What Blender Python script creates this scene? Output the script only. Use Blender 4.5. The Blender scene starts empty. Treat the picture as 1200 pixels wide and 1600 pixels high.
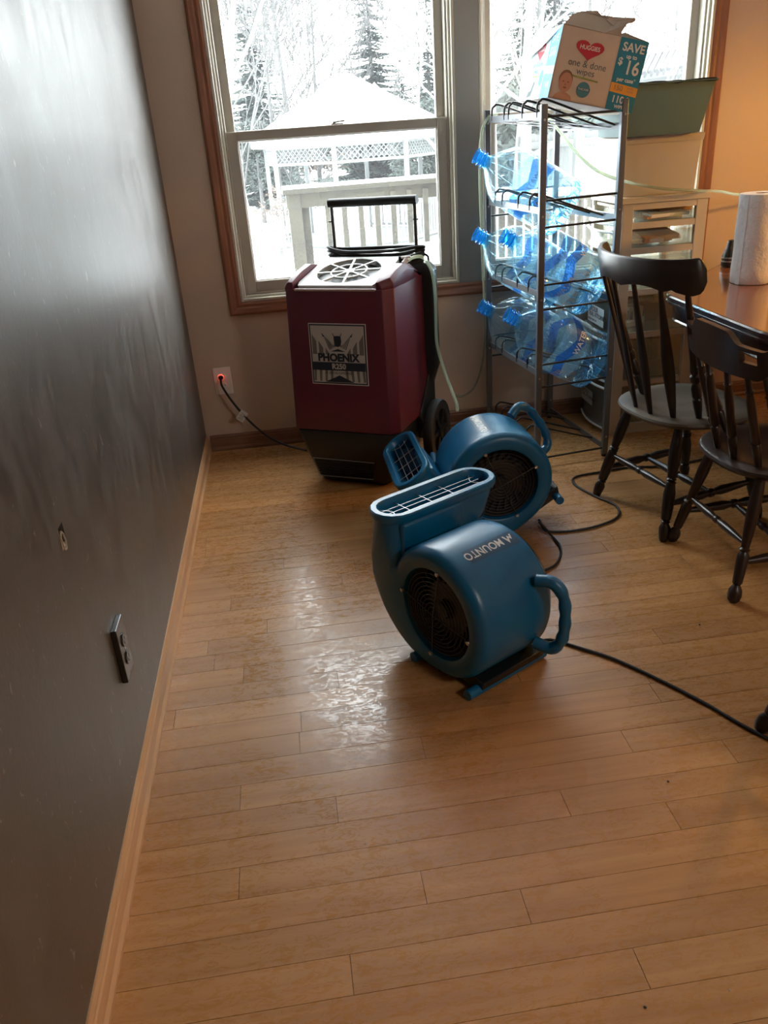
import bpy, bmesh, math, random
from mathutils import Vector as V, Matrix
rnd = random.Random(7)
PI = math.pi
S = bpy.context.scene
C = S.collection

# ------------------------------------------------------------------ camera
YAW, PITCH, ROLL, FPX, EYE = math.radians(5.753), math.radians(-25.624), math.radians(-4.104), 1246.0, V((0.4901, 0, 1.45))
_cy, _sy, _cp, _sp = math.cos(YAW), math.sin(YAW), math.cos(PITCH), math.sin(PITCH)
FWD = V((_sy*_cp, _cy*_cp, _sp)); _r = V((_cy, -_sy, 0)); _u = _r.cross(FWD)
_c, _s = math.cos(ROLL), math.sin(ROLL)
RIGHT = _c*_r + _s*_u; UP = -_s*_r + _c*_u
cam_d = bpy.data.cameras.new('camera'); cam = bpy.data.objects.new('camera', cam_d); C.objects.link(cam)
cam_d.sensor_fit = 'HORIZONTAL'; cam_d.sensor_width = 36; cam_d.lens = FPX/1200*36
cam_d.clip_start = 0.02; cam_d.clip_end = 300
m = Matrix((RIGHT, UP, -FWD)).transposed().to_4x4(); m.translation = EYE
cam.matrix_world = m
S.camera = cam

def at(px, py, y):
    """survey helper: the point seen at photo pixel (px, py) that stands at real depth y"""
    d = FWD + RIGHT*((px-600)/FPX) - UP*((py-800)/FPX)
    return EYE + d*(y/d.y)

# ------------------------------------------------------------------ sky, light, exposure
world = bpy.data.worlds.new('world'); S.world = world; world.use_nodes = True
wn = world.node_tree.nodes; wl = world.node_tree.links
bg = wn['Background']; bg.inputs['Color'].default_value = (0.93, 0.975, 1.0, 1); bg.inputs['Strength'].default_value = 15.0
def area(name, loc, rot, sx, sy, power, color, portal=False):
    l = bpy.data.lights.new(name, 'AREA'); l.shape = 'RECTANGLE'; l.size = sx; l.size_y = sy
    l.energy = power; l.color = color
    if portal: l.cycles.is_portal = True
    o = bpy.data.objects.new(name, l); C.objects.link(o); o.location = loc; o.rotation_euler = rot
    return o
area('sky_portal', (1.41, 4.12, 1.5), (-PI/2, 0, 0), 2.4, 1.8, 1, (1, 1, 1), True)
area('rear_fill_light', (2.6, -.9, 2.42), (0, 0, 0), .5, .5, 30, (1, .93, .84))  # unseen fill light added behind the camera, lifts the foreground and back wall
S.view_settings.view_transform = 'Standard'; S.view_settings.look = 'None'
S.view_settings.gamma = 1; S.view_settings.use_curve_mapping = False
S.view_settings.exposure = 0.4
S.cycles.max_bounces = 10; S.cycles.diffuse_bounces = 5; S.cycles.glossy_bounces = 4
S.cycles.transmission_bounces = 10; S.cycles.transparent_max_bounces = 32
S.cycles.use_denoising = True; S.cycles.sample_clamp_indirect = 6
S.cycles.caustics_reflective = False; S.cycles.caustics_refractive = False

# ------------------------------------------------------------------ helpers
def tag(o, label=None, cat=None, group=None, kind=None):
    if label: o['label'] = label
    if cat: o['category'] = cat
    if group: o['group'] = group
    if kind: o['kind'] = kind
    return o
def empty(name, loc=(0, 0, 0), rz=0, parent=None):
    o = bpy.data.objects.new(name, None); C.objects.link(o); o.empty_display_size = .05
    o.location = loc; o.rotation_euler = (0, 0, rz)
    if parent: o.parent = parent
    return o

class MB:
    def __init__(s): s.v = []; s.f = []
    def add(s, vs, fs):
        n = len(s.v); s.v += [V(v) for v in vs]; s.f += [tuple(i+n for i in f) for f in fs]; return s
    def box(s, c, d, rz=0, rx=0, ry=0):
        R = Matrix.Rotation(rz, 3, 'Z') @ Matrix.Rotation(ry, 3, 'Y') @ Matrix.Rotation(rx, 3, 'X'); c = V(c)
        vs = [c + R @ V((x*d[0]/2, y*d[1]/2, z*d[2]/2)) for x in (-1, 1) for y in (-1, 1) for z in (-1, 1)]
        return s.add(vs, [(0, 1, 3, 2), (4, 6, 7, 5), (0, 4, 5, 1), (2, 3, 7, 6), (0, 2, 6, 4), (1, 5, 7, 3)])
    def b2(s, lo, hi):
        lo, hi = V(lo), V(hi); return s.box((lo+hi)/2, hi-lo)
    def bar(s, a, b, w, h, up=(0, 0, 1)):
        a, b = V(a), V(b); d = (b-a).normalized(); up = V(up)
        if abs(d.dot(up)) > .99: up = V((1, 0, 0))
        x = d.cross(up).normalized(); y = x.cross(d)
        vs = [p + x*(i*w/2) + y*(j*h/2) for p in (a, b) for i, j in ((-1, -1), (1, -1), (1, 1), (-1, 1))]
        return s.add(vs, [(3, 2, 1, 0), (4, 5, 6, 7), (0, 1, 5, 4), (1, 2, 6, 5), (2, 3, 7, 6), (3, 0, 4, 7)])
    def tube(s, path, r, n=8, caps=True, closed=False):
        path = [V(p) for p in path]; m_ = len(path)
        rr = r if isinstance(r, (list, tuple)) else [r]*m_
        vs = []; up = None
        for i, p in enumerate(path):
            if closed: t = path[(i+1) % m_]-path[i-1]
            else: t = path[min(i+1, m_-1)]-path[max(i-1, 0)]
            t.normalize()
            if up is None:
                up = V((0, 0, 1)) if abs(t.z) < .9 else V((1, 0, 0))
            x = t.cross(up)
            if x.length < 1e-4: x = t.orthogonal()
            x.normalize(); y = x.cross(t); up = y
            for k in range(n):
                a = 2*PI*k/n; vs.append(p + (x*math.cos(a)+y*math.sin(a))*rr[i])
        fs = []
        for i in range(m_ if closed else m_-1):
            j = (i+1) % m_
            for k in range(n):
                l = (k+1) % n; fs.append((i*n+k, i*n+l, j*n+l, j*n+k))
        if caps and not closed:
            fs.append(tuple(range(n-1, -1, -1))); fs.append(tuple((m_-1)*n+k for k in range(n)))
        return s.add(vs, fs)
    def lathe(s, prof, o=(0, 0, 0), ax=(0, 0, 1), n=24, caps=True, ref=None):
        """prof: (distance along axis, radius)"""
        o, ax = V(o), V(ax).normalized(); x = V(ref) if ref else ax.orthogonal(); x.normalize(); y = ax.cross(x)
        vs = []; fs = []
        for t, r in prof:
            for k in range(n):
                a = 2*PI*k/n; vs.append(o + ax*t + (x*math.cos(a)+y*math.sin(a))*max(r, 1e-5))
        for i in range(len(prof)-1):
            for k in range(n):
                l = (k+1) % n; fs.append((i*n+k, i*n+l, (i+1)*n+l, (i+1)*n+k))
        if caps:
            fs.append(tuple(range(n-1, -1, -1))); fs.append(tuple((len(prof)-1)*n+k for k in range(n)))
        return s.add(vs, fs)
    def loft(s, rings, caps=True, closed=True):
        n = len(rings[0]); vs = [V(p) for r in rings for p in r]; fs = []
        for i in range(len(rings)-1):
            for k in range(n if closed else n-1):
                l = (k+1) % n; fs.append((i*n+k, i*n+l, (i+1)*n+l, (i+1)*n+k))
        if caps:
            fs.append(tuple(range(n-1, -1, -1))); fs.append(tuple((len(rings)-1)*n+k for k in range(n)))
        return s.add(vs, fs)
    def prism(s, poly, off):
        off = V(off); return s.loft([[V(p) for p in poly], [V(p)+off for p in poly]])
    def build(s, name, mat, parent=None, smooth=None, bevel=0, seg=2, weld=False):
        me = bpy.data.meshes.new(name); me.from_pydata([tuple(v) for v in s.v], [], s.f)
        bm = bmesh.new(); bm.from_mesh(me)
        if weld: bmesh.ops.remove_doubles(bm, verts=bm.verts, dist=1e-5)
        bmesh.ops.recalc_face_normals(bm, faces=bm.faces)
        if bevel:
            es = [e for e in bm.edges if len(e.link_faces) == 2 and e.calc_face_angle(0) > math.radians(28)]
            bmesh.ops.bevel(bm, geom=es, offset=bevel, segments=seg, affect='EDGES', profile=.5, clamp_overlap=True)
        bm.to_mesh(me); bm.free()
        if smooth is not None:
            me.shade_smooth(); me.set_sharp_from_angle(angle=math.radians(smooth))
        me.materials.append(mat)
        o = bpy.data.objects.new(name, me); C.objects.link(o)
        if parent: o.parent = parent
        return o
def spline(pts, n=8):
    P = [V(p) for p in pts]; P = [P[0]*2-P[1]] + P + [P[-1]*2-P[-2]]; out = []
    for i in range(1, len(P)-2):
        for k in range(n):
            t = k/n; a, b, c, d = P[i-1:i+3]
            out.append(.5*((2*b)+(c-a)*t+(2*a-5*b+4*c-d)*t*t+(3*b-a-3*c+d)*t**3))
    out.append(P[-2]); return out
def text(name, body, size, mat, parent, mtx, align='CENTER', bold=0.0, fn=None, sx=1.0):
    cu = bpy.data.curves.new('txt', 'FONT'); cu.body = body; cu.size = size; cu.align_x = align; cu.align_y = 'CENTER'
    cu.offset = bold; cu.resolution_u = 3
    t = bpy.data.objects.new('txt', cu); C.objects.link(t)
    dg = bpy.context.evaluated_depsgraph_get(); dg.update()
    me = bpy.data.meshes.new_from_object(t.evaluated_get(dg)); bpy.data.objects.remove(t); bpy.data.curves.remove(cu)
    for v in me.vertices:
        p = V((v.co.x*sx, v.co.y, 0)); v.co = fn(p) if fn else mtx @ p
    me.materials.clear(); me.materials.append(mat); me.name = name
    o = bpy.data.objects.new(name, me); C.objects.link(o); o.parent = parent
    return o
def frame(o, x, y):
    x, y = V(x).normalized(), V(y).normalized(); z = x.cross(y); y = z.cross(x)
    mm = Matrix((x, y, z)).transposed().to_4x4(); mm.translation = V(o); return mm
def poly(name, pts, mat, parent, mtx):
    return MB().add([mtx @ V((p[0], p[1], 0)) for p in pts], [tuple(range(len(pts)))]).build(name, mat, parent)
def copy_tree(o, parent=None):
    c = o.copy(); C.objects.link(c)
    if parent: c.parent = parent
    for ch in list(o.children): copy_tree(ch, c)
    return c

# ------------------------------------------------------------------ materials
def mat(name, col, rough=.5, metal=0, spec=.5, bump=0, bscale=60, var=0, vscale=3, trans=0, coat=0, col2=None):
    m_ = bpy.data.materials.new(name); m_.use_nodes = True; nt = m_.node_tree; N = nt.nodes; L = nt.links
    b = N['Principled BSDF']; b.inputs['Base Color'].default_value = (*col, 1); b.inputs['Roughness'].default_value = rough
    b.inputs['Metallic'].default_value = metal; b.inputs['Specular IOR Level'].default_value = spec
    b.inputs['Transmission Weight'].default_value = trans; b.inputs['Coat Weight'].default_value = coat
    if var or bump:
        tc = N.new('ShaderNodeTexCoord')
    if var:
        nz = N.new('ShaderNodeTexNoise'); nz.inputs['Scale'].default_value = vscale; nz.inputs['Detail'].default_value = 6
        L.new(tc.outputs['Object'], nz.inputs['Vector'])
        mx = N.new('ShaderNodeMix'); mx.data_type = 'RGBA'
        c2 = col2 or tuple(min(1, c*(1+var)) for c in col)
        mx.inputs['A'].default_value = (*[c*(1-var) if not col2 else c for c in col], 1); mx.inputs['B'].default_value = (*c2, 1)
        rp = N.new('ShaderNodeMapRange'); rp.inputs['From Min'].default_value = .3; rp.inputs['From Max'].default_value = .7
        L.new(nz.outputs['Fac'], rp.inputs['Value']); L.new(rp.outputs['Result'], mx.inputs['Factor']); L.new(mx.outputs['Result'], b.inputs['Base Color'])
    if bump:
        n2 = N.new('ShaderNodeTexNoise'); n2.inputs['Scale'].default_value = bscale; n2.inputs['Detail'].default_value = 4
        L.new(tc.outputs['Object'], n2.inputs['Vector'])
        bp = N.new('ShaderNodeBump'); bp.inputs['Strength'].default_value = bump; bp.inputs['Distance'].default_value = .01
        L.new(n2.outputs['Fac'], bp.inputs['Height']); L.new(bp.outputs['Normal'], b.inputs['Normal'])
    return m_
def wood(name, c1, c2, rough, scale=(2, 30, 30), rnd_obj=False, bump=.15, coat=0, scuff=False, dist=.003):
    m_ = bpy.data.materials.new(name); m_.use_nodes = True; nt = m_.node_tree; N = nt.nodes; L = nt.links
    b = N['Principled BSDF']; b.inputs['Coat Weight'].default_value = coat; b.inputs['Coat Roughness'].default_value = .12
    tc = N.new('ShaderNodeTexCoord'); mp = N.new('ShaderNodeMapping'); mp.inputs['Scale'].default_value = scale
    L.new(tc.outputs['Object'], mp.inputs['Vector'])
    oi = N.new('ShaderNodeObjectInfo')
    if rnd_obj:
        vm = N.new('ShaderNodeVectorMath'); vm.operation = 'SCALE'; cb = N.new('ShaderNodeCombineXYZ')
        ml = N.new('ShaderNodeMath'); ml.operation = 'MULTIPLY'; ml.inputs[1].default_value = 37
        L.new(oi.outputs['Random'], ml.inputs[0])
        for k in range(3): L.new(ml.outputs[0], cb.inputs[k])
        L.new(cb.outputs[0], mp.inputs['Location'])
    n1 = N.new('ShaderNodeTexNoise'); n1.inputs['Scale'].default_value = 1; n1.inputs['Detail'].default_value = 9; n1.inputs['Roughness'].default_value = .62; n1.inputs['Distortion'].default_value = .6
    L.new(mp.outputs[0], n1.inputs['Vector'])
    mr = N.new('ShaderNodeMapRange'); mr.inputs['From Min'].default_value = .3; mr.inputs['From Max'].default_value = .7
    L.new(n1.outputs['Fac'], mr.inputs['Value'])
    mx = N.new('ShaderNodeMix'); mx.data_type = 'RGBA'; mx.inputs['A'].default_value = (*c1, 1); mx.inputs['B'].default_value = (*c2, 1)
    L.new(mr.outputs['Result'], mx.inputs['Factor'])
    out = mx.outputs['Result']
    if rnd_obj:
        hs = N.new('ShaderNodeHueSaturation'); m2 = N.new('ShaderNodeMapRange'); m2.inputs['To Min'].default_value = .90; m2.inputs['To Max'].default_value = 1.09
        L.new(oi.outputs['Random'], m2.inputs['Value']); L.new(m2.outputs['Result'], hs.inputs['Value']); L.new(out, hs.inputs['Color']); out = hs.outputs['Color']
    L.new(out, b.inputs['Base Color'])
    r = N.new('ShaderNodeMapRange'); r.inputs['To Min'].default_value = rough*.88; r.inputs['To Max'].default_value = min(1, rough*1.12)
    L.new(n1.outputs['Fac'], r.inputs['Value']); rout = r.outputs['Result']
    if scuff:  # worn, scratched vinyl finish in patches (world space)
        ge = N.new('ShaderNodeNewGeometry')
        s1 = N.new('ShaderNodeTexNoise'); s1.inputs['Scale'].default_value = 2.2; s1.inputs['Detail'].default_value = 3
        s2 = N.new('ShaderNodeTexNoise'); s2.inputs['Scale'].default_value = 1; s2.inputs['Detail'].default_value = 8; s2.inputs['Roughness'].default_value = .75; s2.inputs['Distortion'].default_value = 1.5
        L.new(ge.outputs['Position'], s1.inputs['Vector']); mp2 = N.new('ShaderNodeMapping'); mp2.inputs['Scale'].default_value = (26, 62, 40); L.new(ge.outputs['Position'], mp2.inputs['Vector']); L.new(mp2.outputs[0], s2.inputs['Vector'])
        a = N.new('ShaderNodeMapRange'); a.inputs['From Min'].default_value = .34; a.inputs['From Max'].default_value = .48
        c = N.new('ShaderNodeMapRange'); c.inputs['From Min'].default_value = .49; c.inputs['From Max'].default_value = .55
        L.new(s1.outputs['Fac'], a.inputs['Value']); L.new(s2.outputs['Fac'], c.inputs['Value'])
        mu = N.new('ShaderNodeMath'); mu.operation = 'MULTIPLY'; L.new(a.outputs['Result'], mu.inputs[0]); L.new(c.outputs['Result'], mu.inputs[1])
        m3 = N.new('ShaderNodeMath'); m3.operation = 'MULTIPLY_ADD'; m3.inputs[1].default_value = -.24; L.new(mu.outputs[0], m3.inputs[0]); L.new(rout, m3.inputs[2]); rout = m3.outputs[0]
    L.new(rout, b.inputs['Roughness'])
    bp = N.new('ShaderNodeBump'); bp.inputs['Strength'].default_value = bump; bp.inputs['Distance'].default_value = dist
    if scuff:
        ad = N.new('ShaderNodeMath'); ad.operation = 'ADD'; L.new(n1.outputs['Fac'], ad.inputs[0]); L.new(s2.outputs['Fac'], ad.inputs[1]); L.new(ad.outputs[0], bp.inputs['Height'])
    else: L.new(n1.outputs['Fac'], bp.inputs['Height'])
    L.new(bp.outputs['Normal'], b.inputs['Normal'])
    return m_
def clear(name, tint, gloss=.08, rough=.03, haze=0.0, fr=1.45, hazecol=(.9, .95, 1)):
    m_ = bpy.data.materials.new(name); m_.use_nodes = True; nt = m_.node_tree; N = nt.nodes; L = nt.links
    N.remove(N['Principled BSDF']); out = N['Material Output']
    t = N.new('ShaderNodeBsdfTransparent'); t.inputs[0].default_value = (*tint, 1)
    g = N.new('ShaderNodeBsdfGlossy'); g.inputs['Roughness'].default_value = rough; g.inputs['Color'].default_value = (.95, .98, 1, 1)
    f = N.new('ShaderNodeFresnel'); ge = N.new('ShaderNodeNewGeometry')   # same reflectance from both sides of the thin skin
    ir = N.new('ShaderNodeMapRange'); ir.inputs['To Min'].default_value = fr; ir.inputs['To Max'].default_value = 1/fr
    L.new(ge.outputs['Backfacing'], ir.inputs['Value']); L.new(ir.outputs['Result'], f.inputs['IOR'])
    ms = N.new('ShaderNodeMixShader'); L.new(f.outputs[0], ms.inputs[0]); L.new(t.outputs[0], ms.inputs[1]); L.new(g.outputs[0], ms.inputs[2])
    if haze:
        d = N.new('ShaderNodeBsdfDiffuse'); d.inputs[0].default_value = (*hazecol, 1)
        tr = N.new('ShaderNodeBsdfTranslucent'); tr.inputs[0].default_value = (*hazecol, 1)
        md = N.new('ShaderNodeMixShader'); md.inputs[0].default_value = .6; L.new(d.outputs[0], md.inputs[1]); L.new(tr.outputs[0], md.inputs[2])
        m2 = N.new('ShaderNodeMixShader'); m2.inputs[0].default_value = haze; L.new(ms.outputs[0], m2.inputs[1]); L.new(md.outputs[0], m2.inputs[2]); ms = m2
    L.new(ms.outputs[0], out.inputs['Surface'])
    return m_
def transl(name, col, rough=.5, w=.5):
    m_ = bpy.data.materials.new(name); m_.use_nodes = True; nt = m_.node_tree; N = nt.nodes; L = nt.links
    b = N['Principled BSDF']; b.inputs['Base Color'].default_value = (*col, 1); b.inputs['Roughness'].default_value = rough
    t = N.new('ShaderNodeBsdfTranslucent'); t.inputs[0].default_value = (*col, 1)
    ms = N.new('ShaderNodeMixShader'); ms.inputs[0].default_value = w
    L.new(b.outputs[0], ms.inputs[1]); L.new(t.outputs[0], ms.inputs[2]); L.new(ms.outputs[0], N['Material Output'].inputs['Surface'])
    return m_

# dark accent paint with old wall scuffs: streaks of paler and browner rubbing
def scuffed_wall():
    m_ = mat('dark_wall_paint', (.060, .055, .050), .42, spec=1.0, coat=.25); nt = m_.node_tree; N = nt.nodes; L = nt.links; b = N['Principled BSDF']
    tc = N.new('ShaderNodeTexCoord'); mp = N.new('ShaderNodeMapping'); mp.inputs['Scale'].default_value = (1, 3.2, 1.4); mp.inputs['Rotation'].default_value = (.35, 0, 0)
    L.new(tc.outputs['Object'], mp.inputs['Vector'])
    n = N.new('ShaderNodeTexNoise'); n.inputs['Scale'].default_value = 2.6; n.inputs['Detail'].default_value = 7; n.inputs['Roughness'].default_value = .6; n.inputs['Distortion'].default_value = 1.2
    L.new(mp.outputs[0], n.inputs['Vector'])
    cr = N.new('ShaderNodeValToRGB'); e = cr.color_ramp.elements
    e[0].position = .38; e[0].color = (.046, .038, .031, 1); e[1].position = .66; e[1].color = (.078, .070, .060, 1)
    L.new(n.outputs['Fac'], cr.inputs[0])
    n2 = N.new('ShaderNodeTexNoise'); n2.inputs['Scale'].default_value = 21; n2.inputs['Detail'].default_value = 3; n2.inputs['Distortion'].default_value = .8
    L.new(mp.outputs[0], n2.inputs['Vector'])
    r2 = N.new('ShaderNodeMapRange'); r2.inputs['From Min'].default_value = .675; r2.inputs['From Max'].default_value = .72; L.new(n2.outputs['Fac'], r2.inputs['Value'])
    mx = N.new('ShaderNodeMix'); mx.data_type = 'RGBA'; mx.inputs['B'].default_value = (.20, .18, .155, 1)
    L.new(r2.outputs['Result'], mx.inputs['Factor']); L.new(cr.outputs[0], mx.inputs['A']); L.new(mx.outputs['Result'], b.inputs['Base Color'])
    rr = N.new('ShaderNodeMapRange'); rr.inputs['From Min'].default_value = .3; rr.inputs['From Max'].default_value = .7; rr.inputs['To Min'].default_value = .36; rr.inputs['To Max'].default_value = .50; b.inputs['Coat Roughness'].default_value = .38
    L.new(n.outputs['Fac'], rr.inputs['Value']); L.new(rr.outputs['Result'], b.inputs['Roughness'])
    n3 = N.new('ShaderNodeTexNoise'); n3.inputs['Scale'].default_value = 90; L.new(tc.outputs['Object'], n3.inputs['Vector'])
    ad = N.new('ShaderNodeMath'); ad.operation = 'MULTIPLY_ADD'; ad.inputs[1].default_value = 3.0; L.new(n.outputs['Fac'], ad.inputs[0]); L.new(n3.outputs['Fac'], ad.inputs[2])
    bp = N.new('ShaderNodeBump'); bp.inputs['Strength'].default_value = .05; bp.inputs['Distance'].default_value = .01
    L.new(ad.outputs[0], bp.inputs['Height']); L.new(bp.outputs['Normal'], b.inputs['Normal'])
    return m_
M_DWALL = scuffed_wall()
M_WALL = mat('beige_wall_paint', (.60, .48, .385), .55, bump=.1, bscale=120)
M_CEIL = mat('ceiling_white', (.7, .68, .64), .9)
M_PLANK = wood('vinyl_plank', (.365, .165, .052), (.50, .262, .098), .40, (1.6, 26, 10), rnd_obj=True, bump=.12, scuff=True, dist=.0015)
M_JOINT = mat('floor_joint', (.10, .06, .035), .8)
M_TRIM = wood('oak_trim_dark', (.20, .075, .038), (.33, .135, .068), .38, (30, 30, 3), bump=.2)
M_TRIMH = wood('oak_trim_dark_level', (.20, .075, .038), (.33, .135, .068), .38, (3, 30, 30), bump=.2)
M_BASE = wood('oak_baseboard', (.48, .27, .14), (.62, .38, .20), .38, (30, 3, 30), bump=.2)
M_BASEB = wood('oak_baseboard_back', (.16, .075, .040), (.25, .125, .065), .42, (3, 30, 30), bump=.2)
M_VINYL = mat('cream_window_vinyl', (.55, .52, .43), .4)
M_VINYL2 = mat('taupe_window_sash', (.42, .39, .33), .4)
M_GLASS = clear('window_glass', (.97, .985, .98), haze=.014)  # outdoor haze and glare put into the panes as a pale veil
M_STEEL = mat('brushed_hardware', (.5, .5, .5), .3, 1)
M_BLACK = mat('black_plastic', (.006, .0075, .009), .42)
M_BLACKM = mat('black_matte', (.008, .008, .009), .8)
M_RUBBER = mat('black_rubber', (.014, .014, .015), .6)
M_MAROON = mat('maroon_plastic', (.10, .012, .030), .42, bump=.06, bscale=300)
M_SILVER = mat('silver_painted_plastic', (.55, .57, .56), .35)
M_BLUE = mat('blue_rotomolded_plastic', (.001, .112, .25), .33, bump=.05, bscale=220, var=.15, vscale=5)
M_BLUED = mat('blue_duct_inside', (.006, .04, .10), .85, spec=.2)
M_WIRE = mat('grey_wire', (.35, .36, .38), .35, .8)
M_WIREB = mat('dark_wire', (.075, .066, .06), .45, .6)
M_RACK = mat('grey_rack_steel', (.15, .16, .175), .4, .55)
M_ROD = mat('black_rack_rod', (.015, .015, .016), .35)
M_WHITE = mat('white_plastic', (.82, .80, .78), .35)
M_WPRINT = mat('white_print', (.72, .72, .70), .5)
M_NAVY = mat('navy_print', (.01, .018, .035), .5)
M_GPRINT = mat('grey_print', (.18, .18, .18), .5)
M_LPRINT = mat('label_silver', (.48, .475, .45), .4)
M_CARD = mat('cardboard_print_tan', (.60, .50, .41), .6, var=.08, vscale=8)
M_CARDI = mat('cardboard_inside', (.28, .22, .17), .85, var=.1)
M_TEALP = mat('teal_blue_print', (.0, .20, .34), .45)
M_SKYP = mat('light_blue_print', (.03, .35, .62), .45)
M_PALEP = mat('pale_print', (.62, .72, .74), .5)
M_RED = mat('red_print', (.48, .01, .035), .5)
M_ORANGE = mat('orange_print', (.75, .33, .03), .5)
M_GREENP = mat('green_print', (.22, .30, .05), .5)
M_GREYTXT = mat('grey_lettering', (.10, .14, .15), .5)
M_SKIN = mat('skin_print', (.52, .26, .17), .6)
M_SKIND = mat('skin_print_dark', (.25, .10, .06), .6)
M_HAIRP = mat('hair_print', (.24, .13, .08), .6)
M_DARKW = wood('black_stained_wood', (.010, .007, .006), (.022, .014, .011), .34, (14, 14, 3), bump=.1)
M_DARKW2 = wood('brown_black_stained_wood', (.014, .007, .005), (.030, .014, .009), .32, (14, 14, 3), bump=.1)
M_SEAT = wood('worn_dark_seat', (.060, .047, .032), (.105, .082, .056), .58, (3, 14, 14), bump=.1)
M_TABLE = wood('glossy_table_top', (.15, .048, .018), (.23, .075, .028), .12, (2, 12, 12), bump=.03, coat=.6)
M_TABLED = wood('dark_table_edge', (.012, .006, .005), (.03, .012, .008), .16, (2, 14, 14), bump=.05, coat=.5)
M_PAPER = mat('paper_towel', (.78, .76, .74), .9, bump=.5, bscale=60)
M_SNOW = mat('snow', (.86, .88, .9), .9, bump=.4, bscale=3)
M_OLDW = mat('weathered_wood', (.018, .0165, .0085), .8, var=.45, vscale=8)
M_WPAINT = mat('white_paint_exterior', (.11, .118, .115), .6)
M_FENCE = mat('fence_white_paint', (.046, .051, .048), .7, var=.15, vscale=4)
M_NROOF = mat('snowy_shingles', (.046, .049, .051), .8, var=.2, vscale=3)
M_BARK = mat('pale_bark', (.095, .092, .080), .9, var=.3, vscale=6)
M_BARKD = mat('grey_bark', (.050, .049, .047), .9, var=.3, vscale=6)
M_FIR = mat('frosted_fir_green', (.026, .037, .031), .9, var=.4, vscale=2)
M_SHRUB = mat('dark_cedar_green', (.026, .036, .030), .9, var=.5, vscale=3)
M_BROWNB = mat('winter_brush_brown', (.052, .037, .028), .9, var=.4, vscale=5)
M_BOTTLE = clear('clear_blue_bottle_plastic', (.90, .97, .99), rough=.06, haze=.03, fr=1.5, hazecol=(.45, .8, 1))
M_NECK = clear('blue_bottle_neck', (.40, .77, .95), rough=.08, haze=.10, fr=1.5, hazecol=(.05, .5, .9))
M_NECKR = clear('blue_neck_ring', (.10, .42, .78), rough=.1, haze=.4, fr=1.5, hazecol=(.05, .42, .85))
M_BASEP = clear('blue_bottle_base', (.50, .82, .95), rough=.1, haze=.12, fr=1.5, hazecol=(.1, .5, .85))
M_BLAB = clear('blue_bottle_label', (.16, .38, .74), rough=.4, haze=.30, fr=1.3, hazecol=(.05, .20, .60))
M_BLAB2 = clear('pale_bottle_label', (.72, .87, .94), rough=.4, haze=.22, fr=1.3, hazecol=(.45, .68, .82))
M_HOSE = clear('clear_tubing', (.70, .80, .66), rough=.1, haze=.45, fr=1.4, hazecol=(.75, .78, .66))
M_TEAL = transl('teal_bin_plastic', (.12, .20, .195), .5, .3)
M_BIN = transl('milky_bin_plastic', (.62, .56, .48), .45, .25)
M_DRAWF = mat('cream_drawer_frame', (.55, .49, .40), .4)
M_DRAW = clear('clear_drawer_plastic', (.93, .95, .92), rough=.25, haze=.16, hazecol=(.85, .87, .80))
M_DRAWG = clear('cloudy_drawer_front', (.60, .64, .62), rough=.2, haze=.45, hazecol=(.50, .54, .52))

# ------------------------------------------------------------------ the setting
BW = 3.971      # back wall
XR = 4.2; YB = -3.0; ZC = 2.45
struct = lambda o: tag(o, kind='structure')
# floor slab with planks as parts
fl = struct(MB().b2((-.1, YB-.1, -.12), (XR+.1, BW+.12, -.003)).build('floor', M_JOINT))
PL, PW, PY0 = .983, .0831, .878
known = {0: 1.006, 1: .466, 2: .832, 3: .635, 4: .244, 5: 1.002, 6: .470, 7: .239, 8: .708, 10: .397, 12: 1.495, 13: .233}
cache = {}
def plank(x0, x1, y0, y1):
    key = (round(x1-x0, 3), round(y1-y0, 3)); g = .0006
    if key not in cache:
        o = MB().b2((g, g, -.003), (x1-x0-g, y1-y0-g, 0)).build('plank', M_PLANK, fl); cache[key] = o.data
    else:
        o = bpy.data.objects.new('plank', cache[key]); C.objects.link(o); o.parent = fl
    o.location = (x0, y0, 0)
k0 = -10; k = k0
while True:
    y0 = PY0+PW*k; y1 = min(y0+PW, BW)
    if y0 >= BW-.01: break
    j = known.get(k, rnd.random()*PL)
    j = j % PL; xs = [0] if j > .03 else []
    xs += [j+PL*i for i in range(0, 5) if j+PL*i < 3.38]+[3.4]
    if xs[0] != 0: xs = [0]+xs[1:]
    for a, b_ in zip(xs, xs[1:]):
        if b_-a > .02: plank(a, b_, y0, y1)
    k += 1
yk = PY0+PW*k0
rest = MB().b2((0, YB, -.003), (XR, yk, 0)).b2((3.4, yk, -.003), (XR, BW, 0)).build('plank_field', M_PLANK, fl); rest['kind'] = 'stuff'

# left wall: dark accent paint, with a small broken hole
HY0, HY1, HZ0, HZ1 = 1.454, 1.490, .744, .792
wlb = MB()
T_ = .1
wlb.b2((-T_, YB, 0), (0, HY0, ZC)).b2((-T_, HY1, 0), (0, BW, ZC)).b2((-T_, HY0, 0), (0, HY1, HZ0)).b2((-T_, HY0, HZ1), (0, HY1, ZC))
wl_ = struct(wlb.build('wall_left', M_DWALL))
M_GYP = mat('broken_gypsum', (.50, .45, .36), .95, bump=.8, bscale=90)
hp = [(0, .0, -.002), (0, .006, -.002), (0, .010, .012), (0, .007, .03), (0, .0, .042), (0, -.006, .03), (0, -.004, .012)]
g_ = MB()
for i in range(len(hp)):      # crumbled paper and gypsum lip round the hole
    a, b_ = hp[i], hp[(i+1) % len(hp)]
    ca = V((.0015, HY0+.011+a[1]*1.5, HZ0+a[2]*.95-.001)); cb_ = V((.0015, HY0+.011+b_[1]*1.5, HZ0+b_[2]*.95-.001))
    g_.bar(ca, cb_, .003, .0015)
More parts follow.
